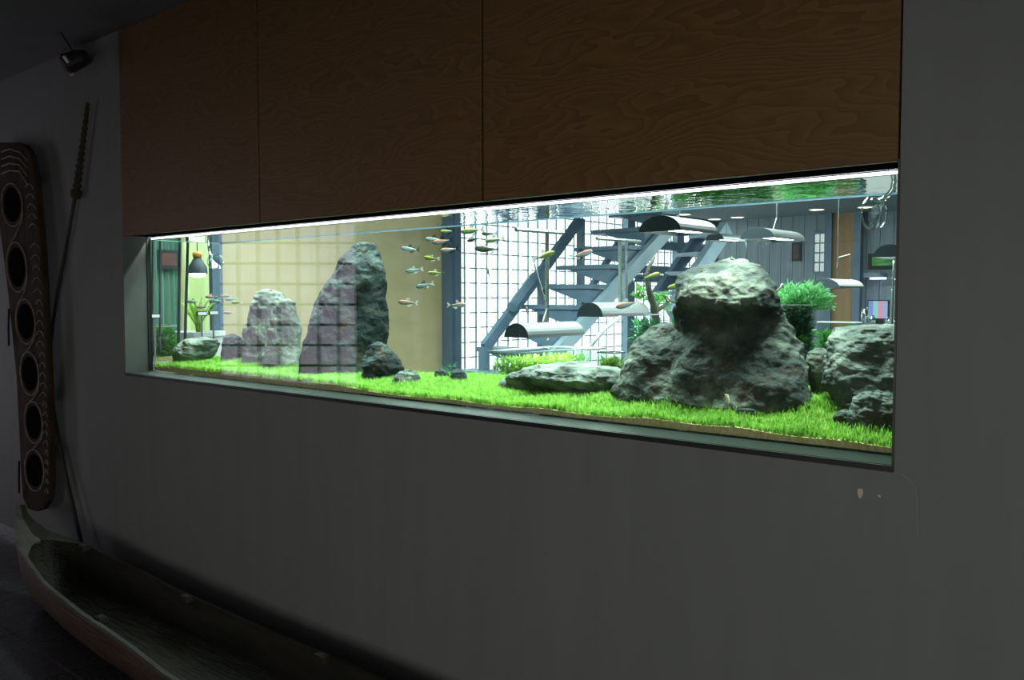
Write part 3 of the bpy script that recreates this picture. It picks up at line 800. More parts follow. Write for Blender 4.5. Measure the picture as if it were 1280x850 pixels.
rock('rock', 'smooth round pebble in front of the lattice window edge', [
    (461, 567, 577, 0, .8), (465, 564, 582), (470, 563, 584), (476, 563, 585)], 2.44, M['rock3'], amp=0.05, seed=18)
rock('rock', 'tiny flat stone sunk in the grass before the two pebbles', [
    (477, 552, 562, 0, .8), (479, 547, 571), (482, 545, 574), (486, 546, 574)], 2.38, M['rock3'], amp=0.05, seed=19)
rock('rock', 'long low flat-topped stone lying left of the massive boulder', [
    (455, 698, 768, .04, .9), (459, 676, 776, .0, 1.0), (466, 656, 778, -.03, 1.0), (474, 641, 778, -.04, 1.0), (482, 626, 776, -.015, .8), (493, 619, 772, .0, .7)],
    2.42, M['rock2'], amp=0.12, seed=21, thick=0.45, nseg=130, par=True, freq=1.6)
rock('rock', 'small dark shard half buried in grass before the flat stone', [
    (485, 722, 738, 0, .8), (488, 712, 746), (493, 705, 748), (499, 702, 748)], 2.33, M['rock'], amp=0.12, seed=22, thick=.4)
rock('rock', 'big grey-green boulder running behind the right jamb', [
    (407, 1058, 1128, .04, .8), (412, 1049, 1140, .0), (424, 1041, 1146, -.02), (445, 1037, 1149, -.03), (470, 1033, 1150, -.04), (485, 1034, 1150, -.04), (502, 1044, 1150, -.05)],
    2.45, M['rock4'], amp=0.12, seed=24, thick=0.55, nseg=120, nring=100, par=True)
rock('rock', 'brownish rounded stone tucked against the big grey-green boulder', [
    (435, 1019, 1033, 0, .8), (441, 1013, 1040), (455, 1010, 1042), (470, 1011, 1044), (487, 1013, 1045)], 2.49, M['rock'], amp=0.12, seed=25)
rock('rock', 'grey saddle-shaped stone at the front glass before the big grey-green boulder', [
    (487, 1090, 1104, .01, .7), (491, 1078, 1112), (500, 1069, 1118), (510, 1066, 1122), (520, 1061, 1124), (537, 1064, 1128)], 2.29, M['rock4'], amp=0.14, seed=27, thick=0.5, par=True,
    parts=[[(512, 1054, 1062, 0, .7), (515, 1049, 1070), (522, 1044, 1075)]])
rock('rock', 'thin slate-like stone lying in the grass before the massive boulder', [
    (510, 926, 944, 0, .8), (512, 922, 952), (516, 920, 955)], 2.26, M['rock3'], amp=0.04, seed=28, thick=.35)

# white turret shell in the grass
sp = PY(912, 503, 2.255)
sh = MB()
ring = []
for i in range(26):
    t = i / 25; r = 0.0005 + 0.0048 * math.sin(math.pi * min(1, t * 0.62)) * (1 + 0.12 * math.sin(t * 40))
    ring.append([(r * math.cos(q * math.pi / 6) - 0.006 * (1 - t) * 0 + 0.010 * (t - 0.0) * -1, r * math.sin(q * math.pi / 6), 0.034 * (t)) for q in range(12)])
so = sh.loft(ring).build('turret_shell', mat('shell_cream', srgb(232, 214, 180), srgb(250, 240, 220), rough=0.4, scale=80), smooth=True)
so.location = (sp.x, sp.y, sp.z - 0.012)
tag(so, 'cream pointed snail shell standing in the grass before the massive boulder', 'shell')

# sprig between pebbles
def foliage(mb, n, box, ls, lw, tilt=1.0, shape=None):
    (x0, y0, z0), (x1, y1, z1) = box
    for _ in range(n):
        for _t in range(20):
            u = np.array([random.random(), random.random(), random.random()])
            if shape is None or shape(u): break
        p = Vector((x0 + (x1 - x0) * u[0], y0 + (y1 - y0) * u[1], z0 + (z1 - z0) * u[2]))
        a = random.uniform(0, 2 * math.pi); e = random.uniform(-0.3, 1.2) * tilt
        d = Vector((math.cos(a) * math.cos(e), math.sin(a) * math.cos(e), math.sin(e)))
        s = d.cross(Vector((0, 0, 1)) + Vector((random.uniform(-.5, .5), random.uniform(-.5, .5), 0)))
        if s.length < 1e-3: continue
        s.normalize(); l = ls * random.uniform(.6, 1.3); w_ = lw * random.uniform(.7, 1.2)
        up = s.cross(d)
        mb.add([p, p + d * l * .45 + s * w_ / 2 + up * l * .06, p + d * l - up * l * .05, p + d * l * .45 - s * w_ / 2 + up * l * .06], [(0, 1, 2, 3)])
    return mb
sg = PY(562, 466, 2.44)
f = foliage(MB(), 40, ((sg.x - .02, sg.y - .02, sg.z - .005), (sg.x + .02, sg.y + .02, sg.z + .03)), .022, .005)
tag(f.build('moss_sprig', M['leaf_d'], origin=sg), 'little sprig of grey-green moss between the two round pebbles', 'plant')

# ------------------------------------------------------------------ fish
def fishmat(name, back, mid, belly):
    m, N, L = newmat(name)
    b = N['Principled BSDF']; b.inputs['Roughness'].default_value = 0.3; b.inputs['Metallic'].default_value = 0.15
    tc = N.new('ShaderNodeTexCoord'); sx = N.new('ShaderNodeSeparateXYZ'); L.new(tc.outputs['Object'], sx.inputs[0])
    mr = N.new('ShaderNodeMapRange'); mr.inputs[1].default_value = -0.013; mr.inputs[2].default_value = 0.013
    L.new(sx.outputs['Z'], mr.inputs[0])
    r = N.new('ShaderNodeValToRGB'); e = r.color_ramp.elements
    e[0].color = belly; e[0].position = 0.15; e[1].color = back; e[1].position = 0.72
    k = e.new(0.45); k.color = mid
    L.new(mr.outputs[0], r.inputs[0]); L.new(r.outputs[0], b.inputs['Base Color'])
    return m
finm = glass('fish_fin', tint=(0.72, 0.76, 0.74, 1), base=0.12)
FK = {
 'orange': (fishmat('fish_orange', (0.36, 0.085, 0.02, 1), (0.13, 0.20, 0.24, 1), (0.42, 0.45, 0.42, 1)), 'orange-backed silver'),
 'silver': (fishmat('fish_silver', (0.10, 0.12, 0.10, 1), (0.16, 0.27, 0.33, 1), (0.45, 0.49, 0.46, 1)), 'silvery blue'),
 'green': (fishmat('fish_green', (0.20, 0.19, 0.02, 1), (0.07, 0.13, 0.045, 1), (0.22, 0.28, 0.18, 1)), 'yellow-green'),
 'dark': (fishmat('fish_dark', (0.04, 0.035, 0.022, 1), (0.045, 0.065, 0.055, 1), (0.08, 0.11, 0.09, 1)), 'dark grey-green'),
}
eyem = mat('fish_eye', (0.01, 0.01, 0.012, 1), rough=0.2)
PROTO = {}
def fish_proto(kind):
    m = FK[kind][0]
    L_ = 0.06; b = MB(); rings = []
    for i in range(15):
        t = i / 14; x = L_ * (0.5 - t)          # head at +x
        prof = (math.sin(math.pi * min(1, t ** 0.62)) * 0.92 + 0.08) if t < 1 else 0.1
        hz = 0.0088 * max(prof, 0.22 if t > .8 else 0.03); hy = 0.0038 * max(prof, 0.15 if t > .8 else 0.03)
        if i == 0: hz = hy = 0.0008
        rings.append([(x, hy * math.cos(q * math.pi / 6), hz * math.sin(q * math.pi / 6) - 0.001 * math.sin(math.pi * t)) for q in range(12)])
    b.loft(rings)
    parts = [('body', b, m, True)]
    def fin(pts, name):
        n = len(pts); f = MB()
        f.add([(x, 0.0005, z) for x, z in pts] + [(x, -0.0005, z) for x, z in pts], [tuple(range(n)), tuple(range(2 * n - 1, n - 1, -1))] + [(i, (i + 1) % n, n + (i + 1) % n, n + i) for i in range(n)])
        parts.append((name, f, finm, False))
    fin([(-.029, .002), (-.044, .012), (-.040, .001), (-.044, -.011), (-.029, -.002)], 'tail_fin')
    fin([(.006, .009), (-.004, .019), (-.012, .015), (-.010, .008)], 'dorsal_fin')
    fin([(-.002, -.010), (-.010, -.017), (-.022, -.009), (-.022, -.005)], 'anal_fin')
    for s in (1, -1):
        e = MB().loft([[(.0225 + .0016 * rr * math.cos(q * math.pi / 4), s * (.0022 + zz), .0018 + .0016 * rr * math.sin(q * math.pi / 4)) for q in range(8)] for rr, zz in ((1, 0), (.8, .0007), (.2, .0011))])
        parts.append(('eye', e, eyem, True))
    return [(n, mb.build(n, mm, smooth=sm), ) for n, mb, mm, sm in parts]
def fish(kind, x, y, Y, ang, label, size=1.0, tilt=0.0, group='tetras swimming in the aquarium'):
    p = PY(x, y, Y)
    t = thing('tetra_fish', label, 'fish', p, group)
    t.rotation_euler = (0, -tilt, math.radians(ang)); t.scale = (size,) * 3
    if kind not in PROTO:
        PROTO[kind] = fish_proto(kind)
        for n, o in PROTO[kind]: o.parent = t
    else:
        for n, o in PROTO[kind]:
            c = o.copy(); COL.objects.link(c); c.parent = t
    return t
A0 = math.degrees(math.atan2(RIGHT.y, RIGHT.x))       # facing picture-right
LB = 'silvery blue fish swimming against the beige wall beside the spire'
FL = [
 ('silver', 511, 311, 2.36, A0 + 190, LB, 1.0, .1), ('silver', 516, 338, 2.38, A0 + 170, LB, 1.0, -.15),
 ('silver', 529, 357, 2.36, A0 + 165, LB, 1.05, -.2),
 ('orange', 508, 378, 2.34, A0 + 180, 'orange-backed silver fish low against the beige wall, lowest of that shoal', 1.1, .05),
 ('silver', 541, 299, 2.36, A0 + 178, 'silvery blue fish overlapping an orange-backed one beside the dark post', 1.0, .05),
 ('orange', 551, 302, 2.33, A0 + 172, 'orange-backed silver fish overlapping a silvery one beside the dark post', 1.1, -.15),
 ('orange', 560, 312, 2.40, A0 + 175, 'orange-backed silver fish in front of the dark post', 1.0, -.1),
 ('green', 538, 322.5, 2.40, A0 + 170, 'yellow-green fish against the beige wall below the overlapping pair', .9, .1),
 ('green', 543, 341, 2.42, A0 + 180, 'dull green fish against the beige wall near the dark post', .85, 0),
 ('green', 558, 289, 2.44, A0 + 180, 'pale green fish near the water surface before the dark post', .8, 0),
 ('orange', 573, 381, 2.38, A0 + 5, 'orange-backed silver fish on the border of dark post and lattice window', 1.0, 0),
 ('green', 588, 288.5, 2.36, A0 + 175, 'large yellow-green and dark fish just under the water surface', 1.2, -.1),
 ('dark', 590, 299.5, 2.42, A0 + 150, 'dark grey-green fish before the lattice window near the water surface', .8, -.2),
 ('dark', 610, 292, 2.40, A0 + 180, 'dark grey-green fish before the lattice window near the water surface', .8, 0),
 ('green', 616.5, 300, 2.40, A0 + 190, 'olive fish tilted upward before the lattice window', 1.0, -.15),
 ('dark', 607, 311, 2.36, A0 + 180, 'largest dark grey-green fish before the lattice window', 1.35, .05),
 ('dark', 611, 341, 2.40, A0 + 100, 'dark fish seen head-on before the lattice window', .9, .6),
 ('dark', 659, 388, 2.40, A0 + 100, 'dark fish seen head-on between lattice window and aluminium lamp', .8, .6),
 ('green', 682, 319, 2.36, A0 + 15, 'yellow-green fish in front of the sloping stair rail', 1.2, .35),
 ('orange', 729, 317, 2.38, A0 + 10, 'bright orange-backed fish right of the sloping stair rail', 1.15, .3),
 ('orange', 782, 381, 2.42, A0 + 170, 'brownish fish drifting over the white lamp shade', 1.1, -.25),
 ('green', 815, 345, 2.38, A0 + 15, 'yellow-green fish before the driftwood stem', 1.0, .3),
 ('green', 845, 357, 2.52, A0 + 170, 'yellow fish slipping behind the cap of the massive boulder', 1.0, -.35),
 ('silver', 793, 350, 2.52, A0 + 90, 'pale blurred fish before the stair stringer', .8, 0),
 ('silver', 240, 377, 2.29, A0 + 180, 'silvery blue fish in the little shoal above the low flat stone', .9, 0), ('orange', 252, 384, 2.34, A0 + 180, 'orange-backed fish in the little shoal above the low flat stone', .9, 0),
 ('orange', 263, 371, 2.44, A0 + 180, 'orange-backed fish in the little shoal above the low flat stone', .95, 0), ('silver', 269, 376, 2.42, A0 + 175, 'silvery blue fish in the little shoal above the low flat stone', 1.1, 0),
 ('orange', 281, 370, 2.44, A0 + 180, 'orange-backed fish in the little shoal above the low flat stone', .9, 0), ('orange', 285, 391, 2.44, A0 + 180, 'orange-backed fish in the little shoal above the low flat stone', .8, 0),
 ('green', 295, 378, 2.44, A0 + 180, 'yellow-green fish left of the pale upright rock', .8, 0), ('silver', 288, 374, 2.40, A0 + 185, 'silvery blue fish in the little shoal above the low flat stone', .9, 0),
]
for a in FL: fish(*a)

# ------------------------------------------------------------------ glass lily pipes in the tank
def lily(x, y, s, Y, label, turn):
    """blown-glass outflow: stem from the rim, bend, flared bell with spiral"""
    t = thing('lily_pipe', label, 'pipe', PY(x, y, Y), 'glass lily pipes')
    c = PY(x, y, Y)
    st = MB().tube([(0, 0, .08 * s), (0, 0, .05 * s), (.004 * s, 0, .03 * s), (.012 * s, 0, .02 * s), (.02 * s, 0, .015 * s)], .006 * s, 10)
    o = st.build('stem', M['pipelip'], smooth=True); o.parent = t
    be = []
    for i in range(10):
        u = i / 9; r = (.007 + .034 * u ** 1.6) * s
        be.append([(.0 * s + .02 * s + .05 * s * u * .5, r * math.cos(q * math.pi / 12), .012 * s - .035 * s * u + r * math.sin(q * math.pi / 12)) for q in range(24)])
    o = MB().loft(be, cap=False).build('bell', M['pipe'], smooth=True); o.parent = t
    md = o.modifiers.new('solid', 'SOLIDIFY'); md.thickness = .0015
    sc_ = MB().tube([(.045 * s + .04 * s * math.cos(q / 24 * 2 * math.pi) * .4, .041 * s * math.cos(q / 24 * 2 * math.pi), -.023 * s + .041 * s * math.sin(q / 24 * 2 * math.pi)) for q in range(25)], .0022 * s, 6)
    o = sc_.build('lip', M['pipelip'], smooth=True); o.parent = t
    bl = MB()
    for q in range(3):
        bl.loft([[(.004 * s * math.sin(math.pi * i / 6) * math.cos(k * math.pi / 4), .004 * s * math.sin(math.pi * i / 6) * math.sin(k * math.pi / 4), (.062 + q * .012) * s + .005 * s * math.cos(math.pi * i / 6)) for k in range(8)] for i in range(7)], cap=False)
    o = bl.build('bead', M['pipe'], smooth=True); o.parent = t
    t.rotation_euler = (0, 0, math.radians(turn))
    return t
lily(1117, 253, 1.05, 2.30, 'glass lily pipe with a flared bell hanging at the right jamb', A0 + 140)
lily(261, 322, 1.0, 2.50, 'glass lily pipe with beads hanging at the far end of the aquarium', A0 - 25)

# ================================================================== hall beyond the aquarium: lamps, tanks, stairs
def half_lamp(label, Xp, xa, xb, ytop, ybot, wdt, lit=0.0, group='half-round aquarium lamps', name='aquarium_lamp'):
    """half-cylinder reflector with its axis along Y on the plane X = Xp; near end at pixel xa, far end at xb"""
    A = PX(xa, ybot, Xp); B = PX(xb, ybot, Xp); T_ = PX(xa, ytop, Xp)
    hgt_ = T_.z - A.z; L_ = B.y - A.y
    t = thing(name, label, 'lamp', (Xp, A.y, A.z), group)
    n = 14; rings = []
    prof = [(wdt / 2 * math.cos(math.pi * i / n), hgt_ * math.sin(math.pi * i / n)) for i in range(n + 1)]
    inn = [(x * .96, z * .95) for x, z in prof][::-1]
    pp = prof + inn
    sh = MB().loft([[(x, 0.002, z) for x, z in pp], [(x, L_ - 0.002, z) for x, z in pp]])
    o = sh.build('shell', M['lampshell'], smooth=False); o.parent = t
    for y in (0.0, L_ - .012):
        e = MB().add([(x * .985, y, z * .985) for x, z in prof] + [(x * .985, y + .012, z * .985) for x, z in prof],
                     [tuple(range(n + 1)), tuple(range(2 * n + 1, n, -1))] + [(i, i + 1, n + 2 + i, n + 1 + i) for i in range(n)] + [(n, 0, n + 1, 2 * n + 1)])
        o = e.build('end_cap', M['lampdark']); o.parent = t
    if lit:
        o = MB().box((-wdt * .10, .05, hgt_ * .12), (wdt * .34, L_ - .04, hgt_ * .2)).build('lit_lens', emit('lamp_lens_glow', (.93, .98, 1, 1), lit)); o.parent = t
    else:
        o = MB().box((-wdt * .3, .05, .012), (wdt * .3, L_ - .05, .02)).build('bulb', M['bulb']); o.parent = t
    area('aquarium_lamp_light', (Xp, A.y + L_ / 2, A.z - .02), (0, 0, 0), wdt * .6, L_ * .8, 3.0, (.93, 1, .97))
    return t, A, B, hgt_
def wire(t, pts, r=.003, m='rod', name='suspension_wire'):
    b = MB().tube(pts, r, 6)
    return b.build(name, M[m], t)

# lamp over the first tank, with its T shaped stand
def lamp_stand(t, xr, ytop, ybase, x0, x1, Xp, yl=None):
    p = PX(xr, ybase, Xp); q = PX(xr, ytop, Xp)
    MB().tube([p, q], .012, 8).build('stand_pole', M['rod'], t)
    a = PX(x0, ytop - 1, Xp); b = PX(x1, ytop + 3, Xp)
    MB().tube([a, b], .011, 8).build('stand_arm', M['rod'], t)
X1 = -3.04
t, A, B, h_ = half_lamp('silver half-round lamp over the first low tank, lattice window behind', X1, 645, 716, 404, 422, .17)
lamp_stand(t, 684, 288, 425, 645, 704, X1 - .13)
wire(t, [PX(668, 330, X1 - .10), PX(684, 385, X1 - .08), (X1 - .02, (A.y + B.y) / 2, A.z + h_)], .004, name='power_cable')
X2 = -3.25
t, A, B, h_ = half_lamp('silver half-round lamp crossing the sloping stair stringer', X2, 737, 797, 378, 396, .20)
lamp_stand(t, 775, 299, 378, 746, 800, X2 - .1)
wire(t, [PX(783, 300, X2 - .05), PX(783, 378, X2 - .05)], .008, name='stand_rod')
X3 = -2.5
t, A, B, h_ = half_lamp('glowing half-round pendant lamp with violet rim hanging before the stair window', X3, 824, 872, 269, 289, .26, 16)
wire(t, [(X3, (A.y + B.y) / 2, A.z + h_), (X3, (A.y + B.y) / 2, CEIL)])
X4 = -2.6
t, A, B, h_ = half_lamp('glowing half-round pendant lamp with curly cord before the slate boards', X4, 946, 986, 284, 298, .24, 16)
wire(t, [(X4, (A.y + B.y) / 2, A.z + h_), (X4 + .01, (A.y + B.y) / 2 + .03, A.z + h_ + .08), (X4, (A.y + B.y) / 2, CEIL)], .005)
wire(t, [PX(932, 297, X4), PX(932, 345, X4)], .005, name='stand_rod')
X5 = -2.9
t, A, B, h_ = half_lamp('half-round pendant lamp on a wire frame before the brown board', X5, 1030, 1062, 348, 360, .26, 14)
fr_ = [PX(1048, 350, X5), PX(1046, 335, X5), PX(1048, 322, X5), PX(1062, 318, X5), PX(1063, 350, X5)]
MB().tube(fr_, .004, 6).build('wire_frame', M['rod'], t)
wire(t, [(X5, (A.y + B.y) / 2, A.z + h_), (X5, (A.y + B.y) / 2, CEIL)])
X6 = -1.6
t, A, B, h_ = half_lamp('white half-round lamp cut off by the right jamb', X6, 1112, 1140, 305, 321, .18)
q_ = PX(1117, 319, X6); wire(t, [q_, (q_.x, q_.y, 0)], .005, name='stand_rod')
X7 = -2.1
t, A, B, h_ = half_lamp('small white half-round lamp over the glassware counter', X7, 1112, 1135, 348, 358, .12)
q_ = PX(1115, 356, X7); wire(t, [q_, (q_.x, q_.y, 0)], .005, name='stand_rod')
X8 = -4.6
t, A, B, h_ = half_lamp('small lit half-round lamp beyond the stair, hanging low', X8, 893, 922, 291, 300, .22, 12)
wire(t, [(X8, (A.y + B.y) / 2, A.z + h_), (X8, (A.y + B.y) / 2, CEIL)])

def planted_tank(label, Xr, xl, xc, xr, yrim, zbot, leaf, n, lab2, ls=.05, fill=.9, stand_label=None):
    """glass tank: end face from pixel xl to the near corner xc, long side on X = Xr from xc to xr"""
    A = PX(xc, yrim, Xr); B = PX(xr, yrim, Xr)
    y0, y1, zt = A.y, B.y, A.z
    depth = Xr - PY(xl, yrim, y0).x
    x0, x1 = Xr - depth, Xr
    t = thing('planted_tank', label, 'aquarium', ((x0 + x1) / 2, (y0 + y1) / 2, zbot), 'planted tanks in the hall')
    g = .008
    for nm, bb in (('side_pane', ((x1 - g, y0, zbot), (x1, y1, zt))), ('side_pane', ((x0, y0, zbot), (x0 + g, y1, zt))),
                   ('end_pane', ((x0 + g, y0, zbot), (x1 - g, y0 + g, zt))), ('end_pane', ((x0 + g, y1 - g, zbot), (x1 - g, y1, zt)))):
        MB().box(*bb).build(nm, M['glassthin'], t)
    rm = MB().box((x0, y0, zt - .006), (x1, y0 + g, zt + .002)).box((x0, y1 - g, zt - .006), (x1, y1, zt + .002)).box((x1 - g, y0 + g, zt - .006), (x1, y1 - g, zt + .002)).box((x0, y0 + g, zt - .006), (x0 + g, y1 - g, zt + .002))
    rm.build('rim', M['white'], t)
    MB().box((x0 + g, y0 + g, zbot), (x1 - g, y1 - g, zbot + .03)).build('gravel', M['sand'], t)
    fb = foliage(MB(), n, ((x0 + .02, y0 + .02, zbot + .03), (x1 - .02, y1 - .02, zbot + .03 + (zt - zbot - .05) * fill)), ls, ls * .28)
    tag(fb.build('aquatic_plants', leaf, origin=((x0 + x1) / 2, (y0 + y1) / 2, zbot + .03)), lab2, 'plants', kind='stuff')
    s = thing('tank_cabinet', stand_label or (lab2.split(' in ')[0] + ' tank cabinet, white'), 'cabinet', ((x0 + x1) / 2, (y0 + y1) / 2, 0), 'tank cabinets')
    bd_ = MB().box((x0, y0, .06), (x1, y1, zbot - .001)).build('body', M['white'], s)
    MB().box((x0 + .03, y0 + .03, 0), (x1 - .03, y1 - .03, .06)).build('plinth', M['slate'], s)
    for k_ in range(2):
        ya_ = y0 + (y1 - y0) * k_ / 2 + .006; yb_ = y0 + (y1 - y0) * (k_ + 1) / 2 - .006
        d_ = MB().box((x1, ya_, .08), (x1 + .016, yb_, zbot - .012)).build('door', M['white'], s)
        MB().box((x1 + .016, yb_ - .06, .45), (x1 + .03, yb_ - .05, .60)).build('handle', M['rod'], d_)
    return t
planted_tank('low tank crowded with yellow-green plants under the first silver lamp', X1 + .12, 609, 657, 742, 441, .80, M['leaf_y'], 7000, 'yellow-green leafy plants in the low tank under the first lamp', .05, stand_label='white cabinet under the low yellow-green tank')
planted_tank('tall tank of deep green plants with driftwood standing under the stair', X2 + .16, 786, 815, 832, 393, .86, M['leaf_d'], 1800, 'deep green plants in the tall tank below the driftwood', .06, stand_label='white cabinet under the tall tank below the driftwood')
planted_tank('low tank of pale green plants next to the tank under the first lamp', X1 + .36, 746, 768, 782, 441, .80, M['leaf_y'], 1800, 'pale green plants in the low tank beside the tall tank', .05, stand_label='white cabinet under the small pale green tank')
planted_tank('tank of bright green stems left of the massive boulder cap', X2 - .2, 836, 852, 866, 388, .86, M['leaf_g'], 1100, 'bright green stems in the tank behind the massive boulder', .06, stand_label='white cabinet under the tank behind the massive boulder')
planted_tank('dim tall tank with a moss mound on top right of the massive boulder', -1.9, 962, 1012, 1020, 381, .80, M['leaf_d'], 5200, 'dim green plants in the tall tank under the moss mound', .05, 1.0, stand_label='white cabinet under the moss mound tank')
planted_tank('tank of vivid green stem plants below the wire frame lamp', -2.35, 1021, 1070, 1078, 403, .80, M['leaf_g'], 2600, 'vivid green stem plants in the tank below the wire frame lamp', .06, .85, stand_label='white cabinet under the vivid green tank')

lgY = 7.6
pa, pb = PY(850, 412, lgY), PY(1016, 412, lgY)
planted_tank('long tank packed with bright green plants standing behind the massive boulder', pb.x, 850, 1016, PX(1016, 412, pb.x).x * 0 + 1021, 412, .72, M['leaf_g'], 6000, 'bright green plants filling the long tank behind the boulder', .09, .95, stand_label='white cabinet under the long tank behind the massive boulder')
# moss mound growing out of the dim tank
mY = PX(1012, 381, -1.9).y + .12
a = PY(968, 383, mY); b = PY(1036, 358, mY)
f = foliage(MB(), 1700, ((a.x, mY - .12, a.z - .02), (b.x, mY + .16, b.z)), .045, .012, shape=lambda u: (u[0] - .5) ** 2 * 3 + (u[1] - .5) ** 2 * 3 + (u[2] * .8) ** 2 < .9)
tag(f.build('moss_mound', M['leaf_m'], origin=((a.x + b.x) / 2, mY, a.z - .02)), 'feathery pale green mound rising above the dim tall tank', 'plant')
br = thing('driftwood_twig', 'pale bent twig with a white lamp tip beside the moss mound', 'twig', PX(966, 376, -2.05))
MB().tube([PX(966, 378, -2.05), PX(966, 370, -2.05), PX(971, 364, -2.05), PX(978, 358, -2.05)], [.006, .006, .006, .004], 7).build('stem', mat('pale_twig', srgb(170, 150, 124), rough=.7), br)
p = PX(978, 357.5, -2.05)
MB().loft([[(p.x + .012 * math.sin(math.pi * i / 6) * math.cos(k * math.pi / 4), p.y + .012 * math.sin(math.pi * i / 6) * math.sin(k * math.pi / 4), p.z + .014 * math.cos(math.pi * i / 6)) for k in range(8)] for i in range(7)], cap=False).build('tip', M['white'], br, smooth=True)
# driftwood stem with leaves above the tall tank
dw = thing('driftwood_branch', 'tall bare driftwood branch rising from the tall tank below the stair', 'driftwood', PX(818, 398, X2 + .08))
XD = X2 + .08
d0 = PX(821, 410, XD)
MB().tube([(d0.x, d0.y, .885), d0, PX(818, 384, XD), PX(812, 366, XD), PX(808, 348, XD), PX(811, 335, XD), PX(818, 321, XD)], [.03, .03, .026, .02, .016, .014, .008], 9).build('stem', M['drift'], dw, smooth=True)
MB().tube([PX(820, 390, XD), PX(835, 378, XD), PX(829, 369, XD)], [.014, .01, .005], 8).build('twig', M['drift'], dw, smooth=True)
for (x, y, r, lab) in ((803, 367, .05, 'round tuft of bright leaves left of the driftwood branch'), (826, 377, .06, 'spreading tuft of bright leaves right of the driftwood branch')):
    c = PX(x, y, X2)
    f = foliage(MB(), 60, ((c.x - r, c.y - r, c.z - r), (c.x + r, c.y + r, c.z + r * .8)), .05, .03)
    tag(f.build('leaf_tuft', M['leaf_g'], origin=c), lab, 'plant')
tw = thing('bent_twig', 'thin brown twig reaching left from the massive boulder', 'twig', PX(850, 382, -2.9))
MB().tube([PX(832, 371, X2 - .3), PX(838, 376, X2 - .3), PX(848, 380, X2 - .3), PX(857, 388, X2 - .3), PX(860, 440, X2 - .3), PX(860, 560, X2 - .3)], [.004, .007, .010, .012, .012, .012], 7).build('stem', mat('brown_twig', srgb(112, 92, 80), rough=.7), tw, smooth=True)
# pale hose and tools lying between the tanks
hs = thing('filter_hose', 'pale curved hose rising between the low tanks before the stair', 'hose', PX(735, 436, X1))
MB().tube([PX(735, 437, X1 + .1), PX(744, 425, X1 + .1), PX(755, 412, X1 + .1), PX(768, 402, X1 + .05), PX(775, 397, X1)], .012, 8).build('hose', mat('pale_hose', srgb(214, 218, 212), rough=.4), hs, smooth=True)
gb = thing('breeding_box', 'small clear box clipped to the rim of the low tank', 'box', PX(727, 458, X1 + .15))
A = PX(717, 437, X1 + .14); B = PX(737, 458, X1 + .14)
for bb in (((A.x, A.y, B.z), (A.x + .006, B.y, A.z)), ((A.x + .1, A.y, B.z), (A.x + .106, B.y, A.z)), ((A.x + .006, A.y, B.z), (A.x + .1, A.y + .006, A.z)), ((A.x + .006, B.y - .006, B.z), (A.x + .1, B.y, A.z))):
    MB().box(*bb).build('pane', M['glassthin'], gb)
MB().box((A.x - .003, A.y - .003, A.z), (A.x + .109, B.y + .003, A.z + .008)).build('rim', M['white'], gb)
MB().box((A.x - .003, A.y - .003, B.z - .006), (A.x + .109, B.y + .003, B.z)).build('base', M['white'], gb)

# glassware counter, monitors at the far right
CY = 8.4
A = PY(1074, 406, CY); B = PY(1140, 406, CY)
ct = thing('display_counter', 'pale counter with bright edge behind the big grey-green boulder', 'counter', ((A.x + B.x) / 2, CY, 0))
MB().box((A.x + .03, CY + .02, 0), (B.x, CY + .6, A.z - .02)).build('body', M['white'], ct)
MB().box((A.x, CY, A.z - .02), (B.x + .02, CY + .62, A.z)).build('top', M['white'], ct)
zc = A.z
for (x, hgt2, r, lab) in ((1081, .16, .035, 'tall clear glass jar on the pale counter beside the screens'), (1090, .09, .03, 'short clear glass jar on the pale counter'), (1112, .07, .035, 'short clear glass jar on the pale counter'), (1119, .06, .03, 'short clear glass jar on the pale counter')):
    c = PY(x, 404, CY + .15)
    prof = [(r, 0), (r, hgt2 * .75), (r * .7, hgt2 * .88), (r * .75, hgt2), (r * .68, hgt2), (r * .62, hgt2 * .88), (r * .9, hgt2 * .73), (r * .9, .005)]
    jar = MB().loft([[(rr * math.cos(q * math.pi / 9), rr * math.sin(q * math.pi / 9), z) for q in range(18)] for rr, z in prof])
    o = jar.build('glass_jar', M['pipe'], smooth=True); o.location = (c.x, c.y, zc + .001)
    tag(o, lab, 'jar', 'glassware on the counter')
A = PY(1084, 399, CY + .35); B = PY(1111, 375, CY + .35); sY = CY + .35
t = thing('monitor_screen', 'glowing screen with pink and cyan areas on the pale counter', 'screen', ((A.x + B.x) / 2, sY, zc))
MB().box((A.x, sY, A.z), (B.x, sY + .03, B.z)).build('case', M['black'], t)
cols = [(.35, .4, .9), (.45, .85, .9), (1.0, .45, .65), (.55, .6, .95)]
for i, c in enumerate(cols):
    xa_ = A.x + .01 + (B.x - A.x - .02) * i / 4; xb_ = A.x + .01 + (B.x - A.x - .02) * (i + 1) / 4
    MB().box((xa_, sY - .002, A.z + .01), (xb_, sY, B.z - .01)).build('display', emit('display_%d' % i, c + (1,), .9), t)
MB().box(((A.x + B.x) / 2 - .05, sY + .005, zc), ((A.x + B.x) / 2 + .05, sY + .06, A.z + .005)).build('foot', M['black'], t)
